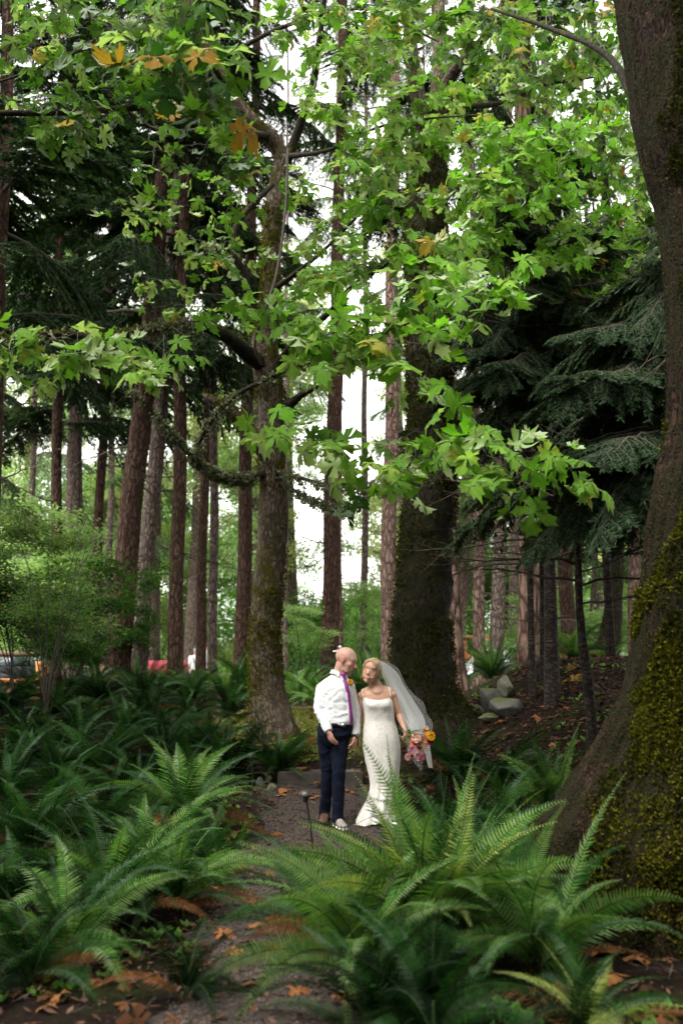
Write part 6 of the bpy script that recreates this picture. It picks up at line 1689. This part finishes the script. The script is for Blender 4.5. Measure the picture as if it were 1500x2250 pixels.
# smooth the interpolation
def sm1(a, n=5):
    k = np.ones(n) / n; b = np.convolve(np.pad(a, (n // 2, n // 2), 'edge'), k, 'valid'); return b
gi = [sm1(g, 7) for g in gi]
S_ = 120; th = np.linspace(0, 2 * math.pi, S_, endpoint=False); V_ = []
for q, y in enumerate(Yq):
    l, r_, dp, do = [g[q] for g in gi]; c = F((l + r_) / 2, y, do); rx = (r_ - l) / 2 * U_
    f_ = smooth((y - 1650) / 120)
    fold = f_ * (.020 * np.sin(5 * th + .9 + y * .004) + .011 * np.sin(11 * th + y * .01)) * (rx / .2) * (1 + np.cos(th) * 0)
    body_ = .0025 * (fbm(np.stack([np.cos(th) * 4, np.sin(th) * 4, th * 0 + y * .05], -1), 3, 4) - .5) * 2
    bust = .020 * np.exp(-((y - 1549) / 9) ** 2) * (np.exp(-((th - R(245)) / .35) ** 2) + np.exp(-((th - R(295)) / .35) ** 2))
    kx = (np.abs(np.cos(th)) ** 2.1 + np.abs(np.sin(th)) ** 2.1) ** (-1 / 2.1)
    e = fold + body_ + bust
    z = c[2] + 0 * th
    if y < 1545: z = z - (1 - smooth((y - 1530) / 15)) * (.034 * np.clip(-np.sin(th), 0, 1) ** 2 - .0 + .02 * np.clip(np.sin(th), 0, 1))
    if y > 1780: z = np.maximum(z, gz(c[0] + (rx + e) * np.cos(th), c[1] + (dp + e) * np.sin(th)) + .012 + .05 * np.clip(np.cos(th - R(-35)), 0, 1) * smooth((y - 1790) / 20))
    V_.append(np.stack([c[0] + (rx * kx + e) * np.cos(th), c[1] + (dp * kx + e) * np.sin(th), z], -1))
V_ = np.concatenate(V_); n = len(Yq); i = np.arange(n - 1)[:, None] * S_; j = np.arange(S_)[None]; jn = (j + 1) % S_
mb = MB().add(V_, np.stack([i + j, i + jn, i + S_ + jn, i + S_ + j], -1).reshape(-1, 4)); 
def lace_mat():
    m, nt, out = new_mat('ivory_lace'); bs = N(nt, 'ShaderNodeBsdfPrincipled'); bs.inputs['Roughness'].default_value = .6; bs.inputs['Sheen Weight'].default_value = .2
    v = coords(nt); vo = N(nt, 'ShaderNodeTexVoronoi'); vo.inputs['Scale'].default_value = 38; nt.links.new(v, vo.inputs['Vector']); ns = noise(nt, v, 30, 4, .7)
    mu = N(nt, 'ShaderNodeMath', operation='MULTIPLY'); nt.links.new(vo.outputs['Distance'], mu.inputs[0]); nt.links.new(ns, mu.inputs[1])
    c = ramp(nt, mu.outputs[0], [(.08, (.72, .69, .65)), (.40, (.62, .585, .54))]); nt.links.new(c, bs.inputs['Base Color'])
    b = N(nt, 'ShaderNodeBump'); b.inputs['Strength'].default_value = .5; b.inputs['Distance'].default_value = .006; nt.links.new(mu.outputs[0], b.inputs['Height']); nt.links.new(b.outputs[0], bs.inputs['Normal'])
    nt.links.new(bs.outputs[0], out.inputs[0]); return m
lace = lace_mat()
gme = mb.mesh('tmpgown', lace); gown_bvh = bvh_of(gme); bpy.data.meshes.remove(gme)
gown = relb(mb).build('gown', lace, br); sm = gown.modifiers.new('thickness', 'SOLIDIFY'); sm.thickness = .004
def seam(pts, w, mat, name, parent, bv=gown_bvh, off=.002, r_=None):
    p = [cast(bv, x, y, off) for x, y in pts]; p = [q for q in p if q is not None]
    if len(p) < 2: return
    c = catmull(p, .01); mb = MB(); add_tube(mb, c, (r_ or w * U_), 6); return relb(mb).build(name, mat, parent)
ivory = plain('ivory_satin', (.82, .80, .76), .4)
seam([(801, 1534), (807, 1552), (812, 1568), (817, 1582)], .7, ivory, 'seam', gown); seam([(833, 1539), (834, 1560), (834, 1582)], .5, ivory, 'seam', gown); seam([(853, 1534), (851, 1555), (849, 1582)], .5, ivory, 'seam', gown)
seam([(802, 1584.5), (815, 1586), (833, 1587), (850, 1586), (865, 1584)], .7, ivory, 'waist_seam', gown)
# straps follow the shoulder
for pts in ([(798, 1534), (797, 1528), (796, 1521), (796.5, 1516)], [(858, 1530), (857, 1524), (855.5, 1517), (854.5, 1511)]):
    p = [cast(bb, x, y, .004) for x, y in pts]; q = [a for a in p if a is not None]
    if len(q) >= 2:
        q.append(q[-1] + np.array([0, .06, .004])); mb = MB(); add_tube(mb, catmull(q, .01), .0036, 6); relb(mb).build('strap', ivory, gown)
# hair
hps = [ell(BH((0, -.026, .042)), np.array([.086, .096, .086]) * 1.06, HB), ell(BH((0, -.105, -.022)), np.array([.052, .042, .046]), HB), capsule(BH((0, -.05, .02)), BH((0, -.10, -.02)), .06, .04)]
for sx in (-1, 1):
    hps += [capsule(BH((.008 * sx, .052, .098)), BH((.050 * sx, .045, .078)), .017, .020), capsule(BH((.050 * sx, .045, .078)), BH((.074 * sx, .024, .030)), .020, .017), capsule(BH((.074 * sx, .024, .030)), BH((.078 * sx, .002, -.018)), .017, .015), capsule(BH((.078 * sx, .002, -.018)), BH((.062 * sx, -.045, -.048)), .016, .020), ell(BH((.06 * sx, -.02, .02)), np.array([.030, .06, .055]), HB)]
def hd(c, n):
    l = (c - hb) @ HB; return .0016 * (fbm(np.stack([l[:, 0] * 150, l[:, 1] * 30, l[:, 2] * 30], -1), 2, 5) - .5) * 2
me, co = remesh(hps, .004, 9, disp=hd); me.transform(Matrix.Translation(-V3(BLc)))
def hair_mat():
    m, nt, out = new_mat('blonde_hair'); bs = N(nt, 'ShaderNodeBsdfPrincipled'); bs.inputs['Roughness'].default_value = .45
    v = coords(nt, (60, 20, 20)); c = ramp(nt, noise(nt, v, 2, 4), [(.3, (.22, .135, .075)), (.6, (.46, .32, .19)), (.75, (.62, .47, .31))]); nt.links.new(c, bs.inputs['Base Color']); nt.links.new(bs.outputs[0], out.inputs[0]); return m
hm = hair_mat(); hair = link('hair', setmat(me, [hm]), br)
for k, pts in enumerate([((.070, .045, .05), (.079, .036, .0), (.073, .040, -.055), (.066, .040, -.085)), ((.078, .020, .02), (.083, .015, -.04), (.078, .020, -.08), (.076, .012, -.105)), ((-.068, .046, .05), (-.076, .038, .0), (-.070, .042, -.045), (-.064, .040, -.075)), ((-.070, .040, .04), (-.080, .028, -.02), (-.074, .03, -.065), (-.072, .022, -.09))]):
    c_ = catmull([BH(p) for p in pts], .008); mb = MB(); add_tube(mb, c_, np.linspace(.0040, .0012, len(c_)), 6); relb(mb).build('lock', hm, hair)
gold = plain('gold', (.8, .5, .15), .25, metal=1.0)
a = np.linspace(0, 2 * math.pi, 20); e = np.array([BH((.080 + .004, -.004 + .012 * math.sin(x), -.052 + .020 * math.cos(x))) for x in a]); mb = MB(); add_tube(mb, e, .0016, 6); relb(mb).build('earring', gold, br)
shoe(F(862, 1812, -.06), (.1, -1, 0), .24, ivory, ivory, br, BLc, .8)
# veil
def tulle(name, alpha):
    m, nt, out = new_mat(name); d = N(nt, 'ShaderNodeBsdfDiffuse'); d.inputs[0].default_value = (.92, .92, .92, 1); tr_ = N(nt, 'ShaderNodeBsdfTranslucent'); tr_.inputs[0].default_value = (.92, .92, .92, 1)
    a = N(nt, 'ShaderNodeMixShader'); a.inputs[0].default_value = .5; nt.links.new(d.outputs[0], a.inputs[1]); nt.links.new(tr_.outputs[0], a.inputs[2])
    t = N(nt, 'ShaderNodeBsdfTransparent'); lw_ = N(nt, 'ShaderNodeLayerWeight'); lw_.inputs['Blend'].default_value = .35
    mr = N(nt, 'ShaderNodeMapRange'); mr.inputs[3].default_value = alpha; mr.inputs[4].default_value = min(1, alpha * 3.2); nt.links.new(lw_.outputs['Facing'], mr.inputs[0])
    mx = N(nt, 'ShaderNodeMixShader'); nt.links.new(mr.outputs[0], mx.inputs[0]); nt.links.new(t.outputs[0], mx.inputs[1]); nt.links.new(a.outputs[0], mx.inputs[2]); nt.links.new(mx.outputs[0], out.inputs[0]); return m
T1, T2m = tulle('tulle', .13), tulle('tulle_dense', .42)
def sheet(name, left, right, mat, nf, amp, seed, parent, nv=64):
    L_ = catmull([F(x, y, d) for x, y, d in left], .02); Rr = catmull([F(x, y, d) for x, y, d in right], .02)
    def rs(c, n): s = np.concatenate([[0], np.cumsum(np.linalg.norm(np.diff(c, axis=0), axis=1))]); q = np.linspace(0, s[-1], n); return np.stack([np.interp(q, s, c[:, k]) for k in range(3)], -1)
    n = 70; A, B = rs(L_, n), rs(Rr, n); u = np.linspace(0, 1, nv)
    P_ = A[:, None] * (1 - u)[None, :, None] + B[:, None] * u[None, :, None]; g = np.linspace(0, 1, n)[:, None]
    fold = amp * 3.2 * (fbm(np.stack([u[None] * nf * 1.7 + 0 * g + .5 * g, 0 * u[None] + g * .9, 0 * u[None] + 0 * g + seed], -1), 3, seed) - .5) * (.3 + .7 * g)
    P_[..., 1] += fold; P_[..., 0] += fold * .35
    i = np.arange(n - 1)[:, None] * nv; j = np.arange(nv - 1)[None]
    mb = MB().add(P_.reshape(-1, 3), np.stack([i + j, i + j + 1, i + nv + j + 1, i + nv + j], -1).reshape(-1, 4)); o = relb(mb).build(name, mat, parent)
    return A, B, o
A, B, veil = sheet('veil', [(826, 1452, .07), (838, 1475, .12), (848, 1497, .14), (866, 1530, .14), (882, 1568, .12), (898, 1600, .06), (905, 1618, .03)], [(832, 1450, .10), (854, 1462, .18), (872, 1478, .22), (888, 1508, .24), (905, 1535, .25), (925, 1566, .24), (934, 1590, .2), (928, 1610, .14)], T2m, 4, .014, 1, br)
A2, B2, v2 = sheet('veil_layer', [(828, 1451, .08), (842, 1478, .16), (856, 1500, .18), (880, 1540, .2), (905, 1580, .2), (925, 1612, .16)], [(830, 1449, .12), (848, 1455, .22), (871, 1466, .28), (882, 1485, .30), (893, 1508, .32), (912, 1530, .33), (930, 1545, .33), (936, 1566, .32), (949, 1588, .3), (948, 1606, .26)], T1, 2, .02, 3, veil)
sheet('veil_layer', [(824, 1452, .06), (834, 1470, .10), (842, 1490, .13), (858, 1525, .12), (880, 1570, .11), (896, 1604, .06)], [(830, 1450, .08), (846, 1466, .15), (862, 1492, .17), (884, 1530, .18), (905, 1570, .17), (918, 1602, .12)], T2m, 3, .010, 5, veil)
sheet('veil_tail', [(891, 1618, .04), (893, 1640, .05), (905, 1668, .05), (924, 1694, .04)], [(925, 1612, .1), (933, 1640, .1), (929, 1668, .08), (928, 1690, .06)], T1, 3, .012, 7, veil)
sheet('veil_tail', [(918, 1612, .1), (928, 1640, .1), (935, 1665, .1), (941, 1686, .08)], [(944, 1605, .16), (944, 1640, .14), (947, 1665, .12), (949, 1688, .1)], T2m, 2, .012, 9, veil)
for E_ in (B2, A2):
    mb = MB(); add_tube(mb, E_, .0005, 5); relb(mb).build('veil_edge', ivory, veil)

# --- bouquet
bc = F(891, 1609, -.08); bq = thing('bouquet', 'loose bouquet of coral, pink, mauve and orange flowers held by its stems', 'bouquet', bc)
stemm = plain('stem_green', (.10, .17, .05), .6)
def arr(p): return np.asarray(p, float)
fl = [((910, 1630), .048, 'coral', (.75, .11, .07), (.85, .22, .14), .10), ((914, 1622), .050, 'peach', (.85, .42, .30), (.90, .58, .46), .12), ((905, 1647), .046, 'mauve', (.55, .22, .30), (.68, .34, .42), .12), ((919, 1659), .050, 'dusty_pink', (.66, .36, .36), (.72, .46, .44), .12), ((925, 1664), .030, 'magenta', (.50, .08, .20), (.62, .16, .28), .13), ((896, 1663), .034, 'pale_pink', (.75, .38, .34), (.82, .50, .44), .08), ((945, 1617), .048, 'marigold', (.85, .36, .01), (.95, .50, .03), .12), ((934, 1608), .026, 'orange_red', (.85, .16, .01), (.95, .26, .03), .12), ((928, 1626), .040, 'apricot', (.75, .26, .10), (.82, .36, .16), .10), ((944, 1630), .032, 'wine', (.20, .01, .02), (.30, .03, .04), .11), ((936, 1600), .022, 'cream', (.78, .55, .40), (.82, .65, .50), .12), ((906, 1661), .024, 'rust', (.55, .10, .03), (.65, .17, .05), .09), ((934, 1636), .028, 'salmon', (.75, .25, .18), (.82, .36, .28), .12), ((920, 1645), .024, 'rust', (.55, .10, .03), (.65, .17, .05), .09)]
rq = np.random.RandomState(3); grip = F(889, 1608, -.075)
mb = MB()
for k, ((px, py), r0, nm, c1, c2, dd) in enumerate(fl):
    c = F(px, py, -dd - .03); d = arr([(px - 905) * .012, -1, (1632 - py) * .010 + .2]); d /= np.linalg.norm(d)
    flower('flower', c, d, r0, petal_mat('petal_' + nm, c1, c2), bq, bc, 3 if r0 > .03 else 2, k, ruffle=.34, center=None)
    st = np.array([grip + F(879, 1599, -.07) - F(889, 1608, -.07) + rq.randn(3) * .008, grip + rq.randn(3) * .005, (grip + c) / 2 + rq.randn(3) * .01, c - d * .01])
    m2 = MB(); add_tube(m2, catmull(st, .02) - bc, .0026, 5); m2.build('stem', stemm, bq)
for k in range(16):
    tgt = F(900 + 45 * rq.rand(), 1606 + 60 * rq.rand(), -.08 - .08 * rq.rand())
    st = np.array([grip + (F(878, 1598) - F(889, 1608)) * (.7 + .5 * rq.rand()) + rq.randn(3) * .008, grip + rq.randn(3) * .005, (grip + tgt) / 2 + rq.randn(3) * .015, tgt])
    c_ = catmull(st, .02); m2 = MB(); add_tube(m2, c_ - bc, .0018, 4); m2.build('stem', stemm, bq)
    m2 = MB()
    for j in range(9):
        p = c_[-1 - j % max(1, min(6, len(c_) - 2))] - bc; d = rq.randn(3); d /= np.linalg.norm(d); w = np.cross(d, rq.randn(3)); w /= np.linalg.norm(w); s = .018 + .016 * rq.rand()
        m2.add(np.array([p, p + d * s * .5 + w * s * .25, p + d * s, p + d * s * .5 - w * s * .25]), np.array([[0, 1, 2, 3]]))
    m2.build('sprig', [M['fern_fresh'], FLM['petal_rust'], FLM['petal_apricot'], M['backleaf_mid']][k % 4], bq)
mb = MB(); add_tube(mb, np.array([grip + [-.02, 0, .018], grip, grip + [.022, 0, -.02]]) - bc, .016, 12); mb.build('ribbon_wrap', petal_mat('petal_ribbon', (.75, .45, .40), (.8, .5, .45)), bq)

# --- guests far behind
def guest(label, px, Y, H, shirtc, hairc, yaw, seed, legc=(.03, .03, .04)):
    b = P(px, Y); t = thing('person', label, 'person', b, yaw); s = H / 1.75
    def q(x, y, z): return np.array([x, y, z]) * s
    bd = [ell(q(0, -.01, 1.64), np.array([.075, .095, .11]) * s), capsule(q(0, -.09, 1.62), q(0, -.10, 1.61), .016, .015), capsule(q(0, 0, 1.45), q(0, 0, 1.56), .055, .052), loft([(q(0, 0, .92), .15, .1), (q(0, 0, 1.2), .16, .11), (q(0, 0, 1.42), .18, .1), (q(0, 0, 1.49), .08, .06)]),
          capsule(q(.19, 0, 1.42), q(.23, .02, 1.12), .05, .04), capsule(q(.23, .02, 1.12), q(.20, -.12, .90), .04, .028), capsule(q(-.19, 0, 1.42), q(-.23, .02, 1.12), .05, .04), capsule(q(-.23, .02, 1.12), q(-.20, -.12, .90), .04, .028),
          capsule(q(.09, 0, .9), q(.10, 0, .5), .085, .055), capsule(q(.10, 0, .5), q(.10, .02, .08), .055, .035), capsule(q(-.09, 0, .9), q(-.10, 0, .5), .085, .055), capsule(q(-.10, 0, .5), q(-.10, .02, .08), .055, .035), ell(q(.1, -.06, .04), (.045, .12, .04)), ell(q(-.1, -.06, .04), (.045, .12, .04))]
    bd += hand_parts(q(.20, -.12, .90), (0, -.3, -1), (1, 0, 0), s, .4) + hand_parts(q(-.20, -.12, .90), (0, -.3, -1), (-1, 0, 0), s, .4)
    me, _ = remesh(bd, .012, 2); add_attr(me, 'redness', np.full(len(me.vertices), .2)); link('body', setmat(me, [bpy.data.materials['skin_man']]), t)
    me, _ = remesh([loft([(q(0, 0, .90), .19, .13), (q(0, 0, 1.2), .185, .13), (q(0, 0, 1.42), .20, .12), (q(0, 0, 1.50), .085, .075)]), capsule(q(.19, 0, 1.42), q(.23, .02, 1.15), .07, .06), capsule(q(-.19, 0, 1.42), q(-.23, .02, 1.15), .07, .06)], .015, 3, disp=folds(.008, 6, 6, 12, seed)); link('shirt', setmat(me, [plain('guest_shirt', shirtc, .8)]), t)
    me, _ = remesh([loft([(q(0, 0, .94), .17, .12), (q(0, 0, .80), .18, .12)]), capsule(q(.09, 0, .85), q(.10, 0, .12), .095, .065), capsule(q(-.09, 0, .85), q(-.10, 0, .12), .095, .065)], .015, 3); link('trousers', setmat(me, [plain('guest_trousers', legc, .8)]), t)
    me, _ = remesh([ell(q(0, .015, 1.67), np.array([.082, .092, .095]) * s)], .012, 2); link('hair', setmat(me, [plain('guest_hair', hairc, .8)]), t)
guest('grey-haired guest in white shirt far behind, left one of the two', 428, 38, 1.72, (.8, .8, .8), (.30, .29, .28), R(200), 1)
guest('taller brown-haired guest in white far behind, beside the thin grey fir', 453, 37, 1.86, (.8, .78, .78), (.12, .06, .03), R(90), 2)
